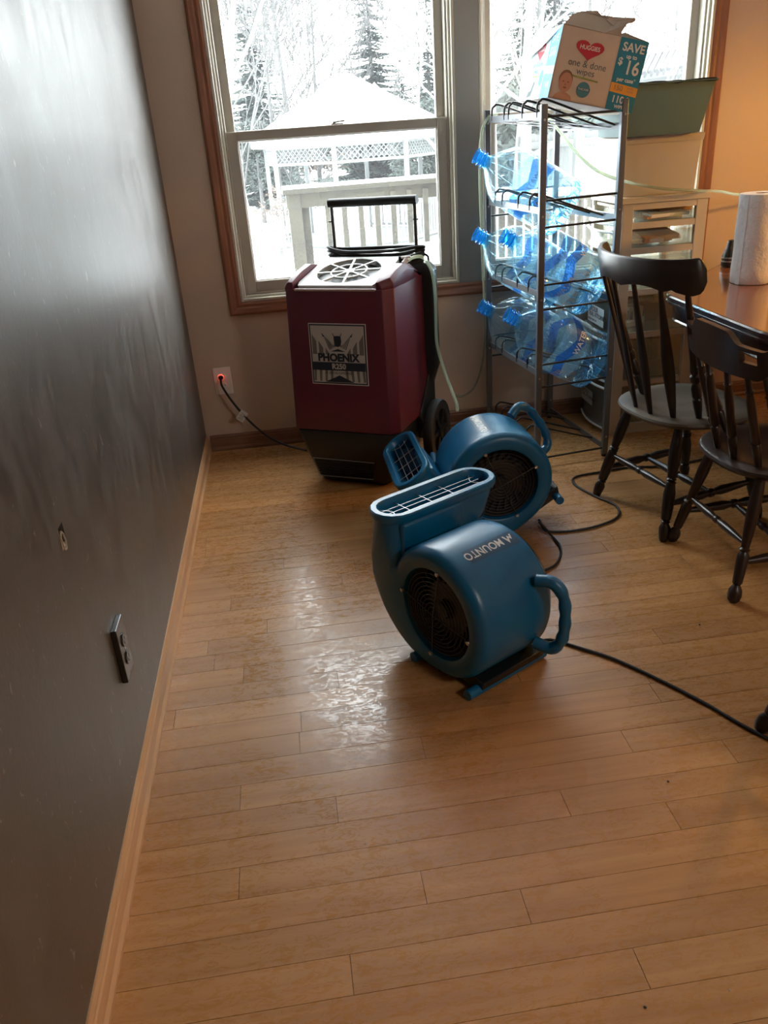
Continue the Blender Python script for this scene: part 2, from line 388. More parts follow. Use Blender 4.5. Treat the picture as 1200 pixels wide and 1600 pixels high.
g_.b2((-.03, HY0, HZ0), (-.0005, HY0+.003, HZ1)).b2((-.03, HY0, HZ0), (-.001, HY1-.004, HZ0+.006))
g_.build('hole_edge', M_GYP, wl_)
MB().b2((-.060, HY0+.0031, HZ0+.0061), (-.012, HY1-.001, HZ1-.001)).build('hole_shade', M_BLACKM, wl_)  # matte black block stands in for the shade inside the hole

# back wall with the two window openings
WX0, WX1, WX2, WX3, WZ0, WZ1 = .271, 1.347, 1.456, 2.546, .740, 2.20
T_ = .17
bwm = MB()
for lo, hi in (((0, BW, 0), (WX0, BW+T_, ZC)), ((WX3, BW, 0), (XR, BW+T_, ZC)), ((WX0, BW, 0), (WX3, BW+T_, WZ0)), ((WX0, BW, WZ1), (WX3, BW+T_, ZC))):
    bwm.b2(lo, hi)
bwall = struct(bwm.build('wall_back', M_WALL))
MB().b2((WX1, BW-.004, WZ0), (WX2, BW+T_, WZ1)).build('mullion', mat('grey_mullion_paint', (.27, .265, .25), .5), bwall)
struct(MB().b2((XR, YB, 0), (XR+.1, BW, ZC)).build('wall_right', M_WALL))
struct(MB().b2((0, YB-.1, 0), (XR, YB, ZC)).build('wall_rear', M_WALL))
struct(MB().b2((-.1, YB-.1, ZC), (XR+.1, BW+T_, ZC+.1)).build('ceiling', M_CEIL))

# baseboards
def bboard(name, a, b_, inward, m_):
    a, b_, n = V(a), V(b_), V(inward)
    prof = [(0, 0), (.017, 0), (.0175, .012), (.011, .022), (.011, .060), (.008, .066), (.009, .072), (.004, .084), (0, .084)]
    return struct(MB().loft([[p + n*x + V((0, 0, z)) for x, z in prof] for p in (a, b_)]).build(name, m_))
bboard('baseboard_left', (0, YB, 0), (0, BW, 0), (1, 0, 0), M_BASE)
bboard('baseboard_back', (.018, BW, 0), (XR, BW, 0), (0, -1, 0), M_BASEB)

# oak casing round the pair of windows
def casing(name, pts, m_):
    return struct(MB().loft(pts).build(name, m_))
cw = .060
def cprof(o, out):   # ridged colonial profile; out = direction away from the opening
    out = V(out); n = V((0, -1, 0)); o = V(o)
    return [o + out*a + n*b_ for a, b_ in ((0, 0), (0, .008), (.010, .012), (.022, .010), (.030, .015), (.048, .019), (.056, .016), (.060, .010), (.060, 0))]
def mitre(z_or_x): pass
q = V((0, BW, 0))
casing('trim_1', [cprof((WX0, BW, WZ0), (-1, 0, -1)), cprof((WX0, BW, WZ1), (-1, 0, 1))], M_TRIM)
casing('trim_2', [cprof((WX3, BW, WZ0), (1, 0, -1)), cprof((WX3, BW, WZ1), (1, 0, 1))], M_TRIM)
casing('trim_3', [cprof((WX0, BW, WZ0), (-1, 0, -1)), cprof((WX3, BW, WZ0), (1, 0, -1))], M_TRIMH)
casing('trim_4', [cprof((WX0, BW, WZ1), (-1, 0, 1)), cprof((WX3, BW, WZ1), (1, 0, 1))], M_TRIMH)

# double-hung windows
MIDZ = 1.462
def window(name, x0, x1):
    w = struct(MB().b2((x0+.07, BW+.0985, MIDZ), (x1-.07, BW+.1015, WZ1-.06)).build(name, M_GLASS))
    def fr(nm, X0, X1, Z0, Z1, y0, y1, t, mt, tb=None, tt=None, bev=.003):
        tb = tb or t; tt = tt or t
        return MB().b2((X0, y0, Z0), (X0+t, y1, Z1)).b2((X1-t, y0, Z0), (X1, y1, Z1)).b2((X0+t, y0, Z0), (X1-t, y1, Z0+tb)).b2((X0+t, y0, Z1-tt), (X1-t, y1, Z1)).build(nm, mt, w, bevel=bev)
    fr('window_frame', x0+.0004, x1-.0004, WZ0+.0004, WZ1-.0004, BW-.006, BW+.16, .014, M_VINYL)
    fr('jamb_liner', x0+.014, x1-.014, WZ0+.014, WZ1-.014, BW+.014, BW+.155, .012, M_VINYL)
    fr('jamb_stop', x0+.026, x1-.026, WZ0+.026, WZ1-.026, BW+.030, BW+.150, .010, M_VINYL2)
    fr('upper_sash', x0+.030, x1-.030, MIDZ-.02, WZ1-.03, BW+.082, BW+.118, .045, M_VINYL2, .04)
    fr('lower_sash', x0+.034, x1-.034, WZ0+.034, MIDZ+.018, BW+.036, BW+.076, .048, M_VINYL2, .052, .040)
    fr('glazing_bead', x0+.080, x1-.080, WZ0+.084, MIDZ-.020, BW+.044, BW+.062, .008, M_WHITE)
    MB().b2((x0+.081, BW+.0535, WZ0+.085), (x1-.081, BW+.0565, MIDZ-.021)).build('pane', M_GLASS, w)
    cx = (x0+x1)/2
    MB().b2((cx-.028, BW+.046, MIDZ+.018), (cx+.028, BW+.070, MIDZ+.024)).tube([(cx-.02, BW+.056, MIDZ+.028), (cx+.012, BW+.056, MIDZ+.031), (cx+.035, BW+.050, MIDZ+.033)], .005, 8).build('sash_lock', M_STEEL, w, smooth=40)
    return w
window('window_1', WX0, WX1); window('window_2', WX2, WX3)

# ------------------------------------------------------------------ outlets
def duplex(name, label, plate, dark, loc, rz, w, h, t=.006):
    r = empty(name, loc, rz); tag(r, label, 'outlet')     # local: -y is out of the wall
    MB().b2((-w/2, -t, -h/2), (w/2, 0, h/2)).build('cover_plate', plate, r, bevel=.0025)
    for s_ in (-1, 1):
        z = s_*h*.17
        rc = MB().lathe([(0, .017), (.003, .0165)], (0, -t, z), (0, -1, 0), 20).build('receptacle', plate, r, smooth=40)
        MB().b2((-.0075, -t-.0034, z-.002), (-.0055, -t-.003, z+.007)).b2((.0055, -t-.0034, z-.002), (.0075, -t-.003, z+.006)).lathe([(0, .0025), (.0004, .0025)], (0, -t-.003, z-.009), (0, -1, 0), 10).build('slots', dark, rc)
    MB().lathe([(0, .003), (.001, .002)], (0, -t, 0), (0, -1, 0), 10).build('screw', M_STEEL, r)
    return r
duplex('wall_outlet', 'white outlet plate on the back wall left of the window with a cord plugged in', M_WHITE, M_BLACK, (.128, BW, .365), 0, .088, .138)
M_DPLATE = mat('dark_glossy_plate', (.022, .019, .016), .25)
duplex('wall_outlet', 'dark outlet with protruding black cover plate low on the dark left wall', M_DPLATE, M_BLACK, (0, 1.650, .375), PI/2, .080, .146, .014)

# ------------------------------------------------------------------ maroon dehumidifier
psi = -.5
dh = empty('dehumidifier', (.68, 3.3, 0), psi)
tag(dh, 'upright maroon and black portable dehumidifier on wheels in front of the left window', 'dehumidifier')
def cyl_side(prof, u0, u1): return [[V((u0, d, z)) for d, z in prof], [V((u1, d, z)) for d, z in prof]]
# outer shell: tapering front, raised cheeks left and right of the top recess
sh = MB()
zs = [.266, .30, .55, .80, .872]
def shell_ring(z):
    t = (z-.266)/.606; hw = .2465-.009*t; d0 = .0+.028*t; db = .40+.06*min(1, max(0, (z-.266)/.2))
    dbk = .26 + (.43-.26)*min(1, (z-.266)/.15)
    c = .028
    return [V((-hw+.008, d0, z)), V((hw-c-.01, d0, z)), V((hw, d0+.038, z)), V((hw+.006, dbk, z)), V((-hw-.006, dbk, z)), V((-hw, d0+.008, z))]
sh.loft([shell_ring(z) for z in (.266, .416, .872)])
sh.build('shell', M_MAROON, dh, smooth=35, bevel=.010, seg=3)
for s_, ui in ((-1, .197), (1, .174)):
    rg_ = []
    for d, uo, zt in ((.030, .236 if s_ < 0 else .199, .900), (.068, .237, .913), (.13, .238, .930), (.22, .240, .944), (.30, .241, .930), (.425, .243, .868)):
        rg_.append([V((s_*ui, d, .862)), V((s_*uo, d, .862)), V((s_*uo, d, zt-.022)), V((s_*(uo-.014), d, zt)), V((s_*ui, d, zt))])
    MB().loft(rg_).build('shell_cheek', M_MAROON, dh, smooth=25, bevel=.003, seg=2)
MB().b2((-.19, .024, .866), (.17, .034, .8755)).build('top_lip', mat('pale_lip', (.55, .45, .45), .4), dh, bevel=.002)  # paler strip along the top front edge
# top discharge panel and its round grille
pa, pb = V((0, .045, .882)), V((0, .37, .945)); pd = (pb-pa).normalized(); pn = V((1, 0, 0)).cross(pd)
pm = frame((pa+pb)/2+V((-.014, 0, 0)), (1, 0, 0), pd)
pl_ = (pb-pa).length
panel = MB()
hwp = .178
NR = 40; R0 = .142
sq = []
for i in range(NR):
    a = 2*PI*i/NR; cx_, sy_ = math.cos(a), math.sin(a); k_ = max(abs(cx_)/hwp, abs(sy_)/(pl_/2)); sq.append((cx_/k_, sy_/k_))
ci = [(R0*math.cos(2*PI*i/NR), R0*math.sin(2*PI*i/NR)) for i in range(NR)]
for zz in (0,):
    vs = [pm @ V((*p, .004)) for p in sq]+[pm @ V((*p, .004)) for p in ci]+[pm @ V((*p, -.02)) for p in ci]+[pm @ V((*p, -.02)) for p in sq]
    fs = []
    for i in range(NR):
        j = (i+1) % NR
        fs += [(i, j, NR+j, NR+i), (NR+i, NR+j, 2*NR+j, 2*NR+i), (j, i, 3*NR+i, 3*NR+j)]
    panel.add(vs, fs)
pobj = panel.build('top_panel', M_SILVER, dh)
gr = MB()
for R_ in (.078, .142):
    gr.tube([pm @ V((R_*math.cos(2*PI*i/40), R_*math.sin(2*PI*i/40), .001)) for i in range(40)], .0045, 6, closed=True)
for i in range(8):
    a = 2*PI*i/8+.2; gr.bar(pm @ V((.015*math.cos(a), .015*math.sin(a), .001)), pm @ V((R0*math.cos(a), R0*math.sin(a), .001)), .009, .008, pn)
gr.lathe([(-.006, .024), (.004, .024), (.006, .018)], pm @ V((0, 0, 0)), pn, 16)
gr.build('grille', M_SILVER, pobj, smooth=40)
MB().lathe([(0, .143), (.001, .143)], pm @ V((0, 0, -.026)), pn, 32).build('fan_well', M_BLACKM, pobj)
MB().loft([[V((-.192, .034, .86)), V((.164, .034, .86)), V((.164, .40, .86)), V((-.192, .40, .86))], [V((-.192, .040, .869)), V((.164, .040, .869)), V((.164, .388, .925)), V((-.192, .388, .925))]]).build('top_recess', M_BLACK, dh)
# black lower body
def base_ring(z, hw, d0, d1, c): return [V((-hw+c, d0, z)), V((hw-c, d0, z)), V((hw, d0+c, z)), V((hw, d1, z)), V((-hw, d1, z)), V((-hw, d0+c, z))]
MB().loft([base_ring(.004, .165, .05, .34, .03), base_ring(.03, .182, .030, .38, .03), base_ring(.14, .215, .008, .42, .03), base_ring(.264, .243, .002, .44, .015)]).build('lower_body', M_BLACK, dh, smooth=30, bevel=.008)
def on_base(u, z):
    t = (z-.03)/.11; return V((u, .030-.022*t-.0015, z))
ip = [on_base(-.178, .128), on_base(.122, .126), on_base(.104, .038), on_base(-.165, .034)]
MB().tube(ip, .0022, 6, closed=True).build('intake_frame', M_WIRE, dh, smooth=40)
lv = MB()
for i in range(6):
    z = .046+.014*i; lv.bar(on_base(-.158-(z-.03)*.1, z), on_base(.100+(z-.03)*.15, z), .004, .005)
lv.build('intake_louvres', M_BLACKM, dh)
# rear frame with its shoulders, handle and wrapped cord
MB().loft([[V((u, d, z)) for u, z in ((-.262, .36), (-.262, .88), (-.235, .913), (.262, .915), (.290, .885), (.292, .46), (.25, .34), (.22, .30), (-.2, .30))] for d in (.40, .475)]).build('rear_frame', M_BLACK, dh, bevel=.008, smooth=30)
MB().loft([[V((u, d, z)) for d, z in ((.25, .265), (.42, .44), (.47, .44), (.47, .15), (.36, .12))] for u in (.205, .262)]).build('wheel_bracket', M_BLACK, dh, bevel=.004)
MB().loft([[V((u, d, z)) for d, z in ((.25, .265), (.42, .44), (.47, .44), (.47, .15), (.36, .12))] for u in (-.262, -.205)]).build('wheel_bracket', M_BLACK, dh, bevel=.004)
for s_ in (-1, 1):
    c0 = V((s_*.264, .40, .150))
    wh = MB().lathe([(0, .09), (.002, .145), (.010, .1495), (.036, .1495), (.044, .145), (.044, .105), (.036, .10), (.030, .10)], c0, (s_, 0, 0), 36).build('wheel', M_RUBBER, dh, smooth=35)
    hub = MB().lathe([(.030, .030), (.050, .028), (.052, .020)], c0, (s_, 0, 0), 20)
    for i in range(6):
        a = 2*PI*i/6; p0 = c0+V((s_*.038, .02*math.cos(a), .02*math.sin(a))); p1 = c0+V((s_*.038, .104*math.cos(a), .104*math.sin(a)))
        hub.bar(p0, p1, .024, .010, (1, 0, 0))
    hub.build('hub', M_BLACK, wh, smooth=35)
hd = MB()
for u in (-.174, .214): hd.tube([(u, .43, .88), (u, .428, 1.165)], .0075, 10)
hd.tube([(-.174, .43, .885), (.214, .43, .885)], .0075, 10)
hnd = hd.build('handle', M_WIREB, dh, smooth=40)
MB().tube([(-.185, .428, 1.168), (.226, .428, 1.172)], .019, 14).build('grip', M_BLACK, hnd, smooth=50)
MB().b2((-.19, .42, 1.09), (-.168, .432, 1.096)).build('latch_pin', M_BLACK, hnd)
MB().b2((.208, .42, 1.09), (.230, .432, 1.096)).build('latch_pin', M_BLACK, hnd)
co = MB()
for i in range(5):
    z = .918+i*.0145; g2 = i*.004; pts = []
    for t in range(28):
        a = 2*PI*t/28; pts.append(V((.02+(.222+g2*.5)*math.copysign(abs(math.cos(a))**.6, math.cos(a)), .43+(.030+g2)*math.sin(a), z+.012*math.cos(a)**2-.006+.004*math.sin(3*a+i))))
    co.tube(pts, .0072, 8, closed=True)
co.tube(spline([(.24, .44, .95), (.262, .44, .935), (.262, .43, .90), (.24, .43, .89)]), .0055, 8)
co.build('wrapped_cord', M_RUBBER, dh, smooth=50)
# badge
bm_ = frame((-.008, 0, .6065), (1, 0, 0), (0, .0462, 1))
def onf(x, y, e=.0):   # x,y on the badge (centre 0) -> point just proud of the sloping front
    z = .6065+y; t = (z-.266)/.606; return V((-.008+x, .028*t-.0018-e, z))
def fpoly(nm, pts, mt, par, e): return MB().add([onf(x, y, e) for x, y in pts], [tuple(range(len(pts)))]).build(nm, mt, par)
LW, LH = .131, .129
bd = MB().loft([[onf(x*LW, y*LH, e) for x, y in ((-1, -1), (1, -1), (1, 1), (-1, 1))] for e in (-.004, .0)]).build('badge', M_LPRINT, dh)
fpoly('badge_border', [(-LW, -LH), (LW, -LH), (LW, LH), (-LW, LH)], M_WPRINT, bd, .0004)
fpoly('badge_border_dark', [(-LW+.003, -LH+.003), (LW-.003, -LH+.003), (LW-.003, LH-.003), (-LW+.003, LH-.003)], M_NAVY, bd, .0008)
fpoly('badge_field', [(-LW+.009, -LH+.009), (LW-.009, -LH+.009), (LW-.009, LH-.009), (-LW+.009, LH-.009)], M_LPRINT, bd, .0012)
# grey feather rays, then emblem
rays = MB()
def rp(pts, e): rays.add([onf(x, y, e) for x, y in pts], [tuple(range(len(pts)))])
for s_ in (-1, 1):
    for i in range(3):
        x0 = .118-i*.030; top = .085-i*.028
        rp([(s_*x0, -.0), (s_*(x0-.020), -.0), (s_*(x0-.026+.006), top-.03), (s_*(x0-.0), top)], .0016)
    for i in range(4):
        x0 = .118-i*.026
        rp([(s_*x0, -.045), (s_*(x0-.014), -.045), (s_*(x0-.008), -.115), (s_*(x0+.002), -.115)], .0016)
tag(rays.build('badge_rays', mat('grey_ray_print', (.15, .15, .14), .5), bd), kind='stuff')
em = MB()
def ep(pts, e=.0026): em.add([onf(x, y, e) for x, y in pts], [tuple(range(len(pts)))])
ep([(-.016, .075), (.016, .075), (.018, .055), (.014, .040), (.004, .033), (-.004, .033), (-.014, .040), (-.015, .058)])
ep([(-.016, .075), (-.008, .078), (.008, .078), (.016, .075), (.008, .071), (-.008, .071)])
ep([(-.016, .076), (-.010, .072), (-.020, .090), (-.022, .088)]); ep([(.010, .072), (.016, .076), (.022, .088), (.020, .090)])
for s_ in (-1, 1):
    for i in range(6):
        x0 = .038-i*.0062; xt = .064-i*.0085; yt = .083-i*.0085
        ep([(s_*x0, .020+i*.003), (s_*(x0-.003), .021+i*.003), (s_*(xt-.004), yt-.004), (s_*xt, yt)])
    ep([(s_*.060, .075), (s_*.066, .074), (s_*.072, .090), (s_*.067, .086)])
ep([(-.034, .013), (.034, .013), (.0, .024)])
ep([(-.068, -.118), (.068, -.118), (0, -.088)])
tag(em.build('badge_emblem', M_NAVY, bd), kind='stuff')
text('badge_lettering', 'PHOENIX', .044, M_NAVY, bd, None, bold=.0022, fn=lambda p: onf(p.x, p.y-.014, .0034), sx=1.0)
fpoly('badge_band', [(-LW+.009, -.068), (LW-.009, -.068), (LW-.009, -.033), (-LW+.009, -.033)], M_NAVY, bd, .0024)
text('badge_lettering', 'R250', .031, M_LPRINT, bd, None, bold=.0012, fn=lambda p: onf(p.x, p.y-.051, .0034))
text('badge_lettering', 'R 250 DEHUMIDIFIER', .0135, M_NAVY, bd, None, fn=lambda p: onf(p.x, p.y-.079, .0034))
# clear drain hose over the right shoulder
def DL(u, d, z): return V((u, d, z))
hs_ = MB().tube(spline([(.215, .30, .940), (.235, .34, .950), (.262, .38, .940), (.288, .40, .885), (.302, .40, .78), (.300, .40, .62), (.304, .40, .55), (.325, .42, .44), (.355, .44, .33), (.372, .45, .27), (.374, .45, .235)], 6), .0075, 8)
hs_.build('drain_hose', M_HOSE, dh, smooth=50)
MB().tube([(.205, .285, .93), (.215, .30, .948)], .012, 10).tube([(.19, .30, .955), (.232, .30, .957)], .005, 8).build('hose_fitting', M_WHITE, dh, smooth=40)

# ------------------------------------------------------------------ power cord at the back-wall outlet
pc = empty('power_cord', (.122, BW-.012, .392)); tag(pc, 'black power cord with glowing red plug and white tag running from the white outlet', 'power cord')
def pcl(p): return V(p)-V((.122, BW-.012, .392))
lowend = V((.42, 3.60, .16))
P = [V((.122, BW-.045, .385)), V((.128, BW-.075, .355)), V((.17, BW-.085, .27)), V((.235, BW-.10, .175)), V((.31, BW-.14, .105)), V((.40, BW-.22, .072)), V((.50, BW-.34, .075))]
MB().tube([pcl(p) for p in spline(P, 8)], .0055, 8).build('cord', M_RUBBER, pc, smooth=50)
M_REDL = mat('red_lit_plug', (.5, .02, .02), .3); nb = M_REDL.node_tree.nodes['Principled BSDF']; nb.inputs['Emission Color'].default_value = (1, .10, .06, 1); nb.inputs['Emission Strength'].default_value = 1.6
MB().lathe([(-.006, .010), (.0, .014), (.016, .014), (.030, .008), (.036, .006)], (0, .0, 0), (0, -1, -.25), 16).build('plug', M_BLACK, pc, smooth=40)
MB().lathe([(.006, .0148), (.016, .0148)], (0, .0, 0), (0, -1, -.25), 16).build('plug_light', M_REDL, pc, smooth=40)
tm = frame(pcl((.205, BW-.098, .205)), (.75, .0, -.62), (.62, 0.1, .75))
tg = MB().add([tm @ V(p) for p in ((-.020, -.030, 0), (.020, -.030, 0), (.020, .024, 0), (-.020, .024, 0), (-.020, -.030, .0008), (.020, -.030, .0008), (.020, .024, .0008), (-.020, .024, .0008))], [(3, 2, 1, 0), (4, 5, 6, 7), (0, 1, 5, 4), (1, 2, 6, 5), (2, 3, 7, 6), (3, 0, 4, 7)]).build('tag', M_WPRINT, pc)
ln = MB()
for i in range(7): ln.box(tm @ V((-.001+.001*(i % 3), -.022+i*.0055, .0014)), (.028-.004*(i % 3), .0008, .0016), ry=math.atan2(.62, .75))
ln.build('tag_print', M_GPRINT, tg)

# ------------------------------------------------------------------ air movers
def make_mover():
    r = empty('air_mover'); ZC0 = .213; O = V((0, 0, ZC0)); N = 96
    # local x = barrel axis away from the grille, y = side with the outlet duct, z = duct direction
    def rad(a):   # a from the +(-y) side, counter-clockwise seen from the grille: 0 = handle side, 90 = up, 180 = duct side
        d = math.degrees(a) % 360
        if d <= 118: return .2
        if d <= 180: return max(.2, min(.30/max(.05, abs(math.cos(a))), .085/max(.01, math.sin(a))))
        if d <= 275: t = (275-d)/95; return .2+.10*t**1.45
        return .2
    def ring(x, inset=0, cyl=0):
        o = []
        for i in range(N):
            a = 2*PI*i/N; R_ = (rad(a)*(1-cyl)+.2*cyl)-inset; o.append(O+V((x, -R_*math.cos(a), R_*math.sin(a))))
        return o
    def circ(x, R_): return [O+V((x, -R_*math.cos(2*PI*i/N), R_*math.sin(2*PI*i/N))) for i in range(N)]
    rings = [circ(.022, .136), circ(.004, .140), circ(.0, .146)]+[ring(.0, .030), ring(.003, .018), ring(.010, .008), ring(.020, .002), ring(.032, 0), ring(.12, 0), ring(.19, 0, .55), ring(.225, 0, 1), ring(.255, .002, 1), ring(.268, .010, 1), ring(.277, .022, 1), ring(.282, .040, 1), circ(.284, .12)]
    MB().loft(rings, caps=False).add(circ(.284, .12), [tuple(range(N))]).build('housing', M_BLUE, r, smooth=40, weld=True)
    # intake: dark bowl, concentric wires, four screws
    ig = MB().lathe([(.022, .136), (.05, .12), (.075, .05), (.078, .001)], O, (1, 0, 0), 40, caps=False).build('intake_bowl', M_BLACKM, r, smooth=50)
    g = MB()
    for R_ in [.012+.0125*i for i in range(10)]:
        n_ = 36; g.tube([O+V((-.001+.010*(R_/.13)**2, R_*math.cos(2*PI*i/n_), R_*math.sin(2*PI*i/n_))) for i in range(n_)], .0011, 5, closed=True)
    for a in (.15, PI/2+.15): g.tube([O+V((.004, .134*math.cos(a), .134*math.sin(a))), O+V((-.004, 0, 0)), O+V((.004, -.134*math.cos(a), -.134*math.sin(a)))], .0016, 6)
    g.build('intake_grille', M_WIREB, r, smooth=50)
    for a in (.15, PI/2+.15, PI+.15, 1.5*PI+.15):
        MB().lathe([(-.004, .006), (.002, .007)], O+V((0, .142*math.cos(a), .142*math.sin(a))), (1, 0, 0), 10).build('screw', M_STEEL, r)
    # fan wheel seen through the wires
    fw = MB()
    for i in range(24):
        a = 2*PI*i/24; fw.bar(O+V((.052, .085*math.cos(a), .085*math.sin(a))), O+V((.040, .118*math.cos(a+.15), .118*math.sin(a+.15))), .003, .016, (1, 0, 0))
    fw.lathe([(.030, .022), (.05, .03), (.056, .12), (.060, .12), (.058, .02)], O, (1, 0, 0), 24).build('fan_wheel', M_BLACK, r)
    # outlet duct: stadium section flaring upward
    def stad(z, x0, x1, y0, y1, inset=0, k=1.0, n=5):
        x0 += inset; x1 -= inset; y0 += inset; y1 -= inset; rr = (y1-y0)/2*.98*k; pts = []
        for cx_, cy_, a0 in ((x1-rr, y0+rr, -PI/2), (x1-rr, y1-rr, 0), (x0+rr, y1-rr, PI/2), (x0+rr, y0+rr, PI)):
            for i in range(n):
                a = a0+PI/2*i/(n-1); pts.append(V((cx_+rr*math.cos(a), cy_+rr*math.sin(a), z)))
        return pts
    T = ZC0+.240
    secs = [(-.03, .006, .24, .20, .283, .25), (.02, .001, .27, .18, .2985, .3), (.085, -.001, .31, .170, .301, .4), (.14, -.001, .385, .170, .301, .7), (.19, -.001, .420, .170, .301, .95), (.224, -.001, .430, .170, .301, 1)]
    outr = [stad(ZC0+z, a, b_, c, d, k=k_) for z, a, b_, c, d, k_ in secs]
    MB().loft(outr, caps=False).build('duct', M_BLUE, r, smooth=40)
    MB().b2((.03, .158, ZC0+.06), (.262, .20, ZC0+.215)).build('duct_rib', M_BLUE, r, bevel=.012, seg=3, smooth=40)
    a_, b_, c_, d_ = -.012, .442, .160, .312
    rim = [stad(T-.026, a_, b_, c_, d_, inset=.003), stad(T-.020, a_, b_, c_, d_), stad(T-.004, a_, b_, c_, d_), stad(T, a_, b_, c_, d_, inset=.004), stad(T, a_, b_, c_, d_, inset=.020), stad(T-.006, a_, b_, c_, d_, inset=.024), stad(T-.06, a_, b_, c_, d_, inset=.026)]
    MB().loft([stad(T-.026, a_, b_, c_, d_, inset=.014)]+rim, caps=False).build('duct_rim', M_BLUE, r, smooth=40)
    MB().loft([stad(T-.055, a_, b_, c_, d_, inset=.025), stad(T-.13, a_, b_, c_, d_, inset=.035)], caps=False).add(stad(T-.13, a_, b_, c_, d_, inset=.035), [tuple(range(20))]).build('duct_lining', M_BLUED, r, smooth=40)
    w = MB(); cy_ = (c_+d_)/2; zz = T-.020
    for i in (-1, 0, 1): w.tube([(a_+.045, cy_+i*.024, zz), (b_-.045, cy_+i*.024, zz)], .0014, 6)
    for x in (.10, .185, .27): w.tube([(x, c_+.022, zz), (x, d_-.022, zz)], .0016, 6)
    w.tube(spline([(.03, c_+.03, zz), (.055, cy_, zz), (.03, d_-.03, zz)]), .0016, 6); w.tube(spline([(b_-.045, c_+.03, zz), (b_-.075, cy_, zz), (b_-.045, d_-.03, zz)]), .0016, 6)
    w.build('duct_guard', M_WIRE, r, smooth=50)
    MB().tube([(.30, .165, ZC0+.10), (.345, .150, ZC0+.12)], .012, 10).build('lug', M_BLUE, r, smooth=40)
    # grab handle with finger grooves on the side opposite the duct
    hp_ = spline([(.215, -.185, ZC0+.105), (.232, -.228, ZC0+.108), (.245, -.254, ZC0+.07), (.248, -.260, ZC0+.0), (.245, -.254, ZC0-.065), (.235, -.228, ZC0-.105), (.215, -.180, ZC0-.10)], 8)
    rr = [.0165+.0016*math.sin(i*1.05) if 12 < i < 38 else .018 for i in range(len(hp_))]
    MB().tube(hp_, rr, 12).build('handle', M_BLUE, r, smooth=50)
    # skid base
    MB().loft([[V((x, y, z)) for y, z in ((-.15, .012), (-.165, .05), (-.10, .058), (.10, .046), (.13, .03), (.12, .012))] for x in (.035, .285)]).build('base', M_BLACK, r, bevel=.005)
    for y in (-.138, .10):
        MB().tube([(-.005, y, .017), (.30, y, .017)], .016, 12).build('foot', M_BLUE, r, smooth=40)
    MB().lathe([(0, .168), (.012, .172), (.024, .160), (.030, .11)], O+V((.276, 0, 0)), (1, 0, 0), 40).build('motor_cover', M_BLACK, r, smooth=35)
    MB().b2((.30, -.06, ZC0-.03), (.32, .06, ZC0+.05)).build('switch_box', M_BLACK, r, bevel=.004)
    # decal on the barrel
    def wrap(x, y, e, a0=.36, x0=.150):
        a = a0+y/.2; R_ = .2+e; return O+V((x0-x, -R_*math.sin(a), R_*math.cos(a)))
    def wpoly(nm, pts, mt, par, e):
        return MB().add([wrap(x, y, e) for x, y in pts], [tuple(range(len(pts)))]).build(nm, mt, par)
    strip = MB()
    n_ = 6
    vs = [wrap(x, -.024+.048*j/n_, .0006) for x in (-.095, .085) for j in range(n_+1)]
    strip.add(vs, [(j, j+1, n_+2+j, n_+1+j) for j in range(n_)])
    dc = strip.build('decal', mat('decal_blue', (.008, .07, .15), .3), r, smooth=60)
    text('decal_lettering', 'MOUNTO', .036, M_WPRINT, dc, None, bold=.0006, fn=lambda p: wrap(p.x+.022, p.y-.002, .0012), sx=.86)
    wpoly('decal_emblem', [(-.088, -.014), (-.080, .006), (-.074, -.002), (-.066, .016), (-.056, -.014), (-.062, -.014), (-.067, .002), (-.073, -.012), (-.079, -.004), (-.082, -.014)], M_WPRINT, dc, .0012)
    return r
def place_mover(r, c, th, phi):
    A = V((math.cos(th), math.sin(th), 0)); T0 = V((math.sin(th), -math.cos(th), 0)); Z = V((0, 0, 1))
    U = Z*math.cos(phi)-T0*math.sin(phi); T = T0*math.cos(phi)+Z*math.sin(phi)
    mm = Matrix((A, -T, U)).transposed().to_4x4(); mm.translation = V(c)-U*.213
    r.matrix_world = mm; r.rotation_mode = 'XYZ'; r.location = mm.translation; r.rotation_euler = mm.to_euler()
mv = make_mover()
tag(mv, 'nearer blue air mover standing with its outlet duct pointing straight up', 'air mover', 'blue air movers on the floor')
mv2 = copy_tree(mv); mv2['label'] = 'farther blue air mover tipped over with its duct toward the dehumidifier'
place_mover(mv, (.797, 1.864, .2145), .52, 0)
place_mover(mv2, (1.196, 2.62, .238), 1.579, .584)

# ------------------------------------------------------------------ water bottle rack
BL, FL_, FR, BR = V((1.475, 3.90, 0)), V((1.545, 3.30, 0)), V((1.882, 3.34, 0)), V((1.812, 3.935, 0))
rk = empty('bottle_rack', (1.68, 3.62, 0)); tag(rk, 'tall grey metal bottle rack with sloping wire shelves by the right window', 'rack')
ro = V((1.68, 3.62, 0))
for p in (BL, FL_, FR, BR):
    q_ = p-ro; po = MB().bar(q_+V((0, 0, .012)), q_+V((0, 0, 1.495)), .026, .026, (1, 0, 0)).build('post', M_RACK, rk, bevel=.003)
    MB().lathe([(0, .012), (.012, .014)], q_, (0, 0, 1), 12).build('foot', M_BLACK, po)
    bt = MB()
    for z in (.10, .42, .76, 1.09, 1.44):
        bt.lathe([(0, .005), (.003, .004)], q_+V((0, -.013, z)), (0, -1, 0), 8)
    tag(bt.build('bolts', M_STEEL, po), kind='stuff')
def lv_(p, z): return p-ro+V((0, 0, z))
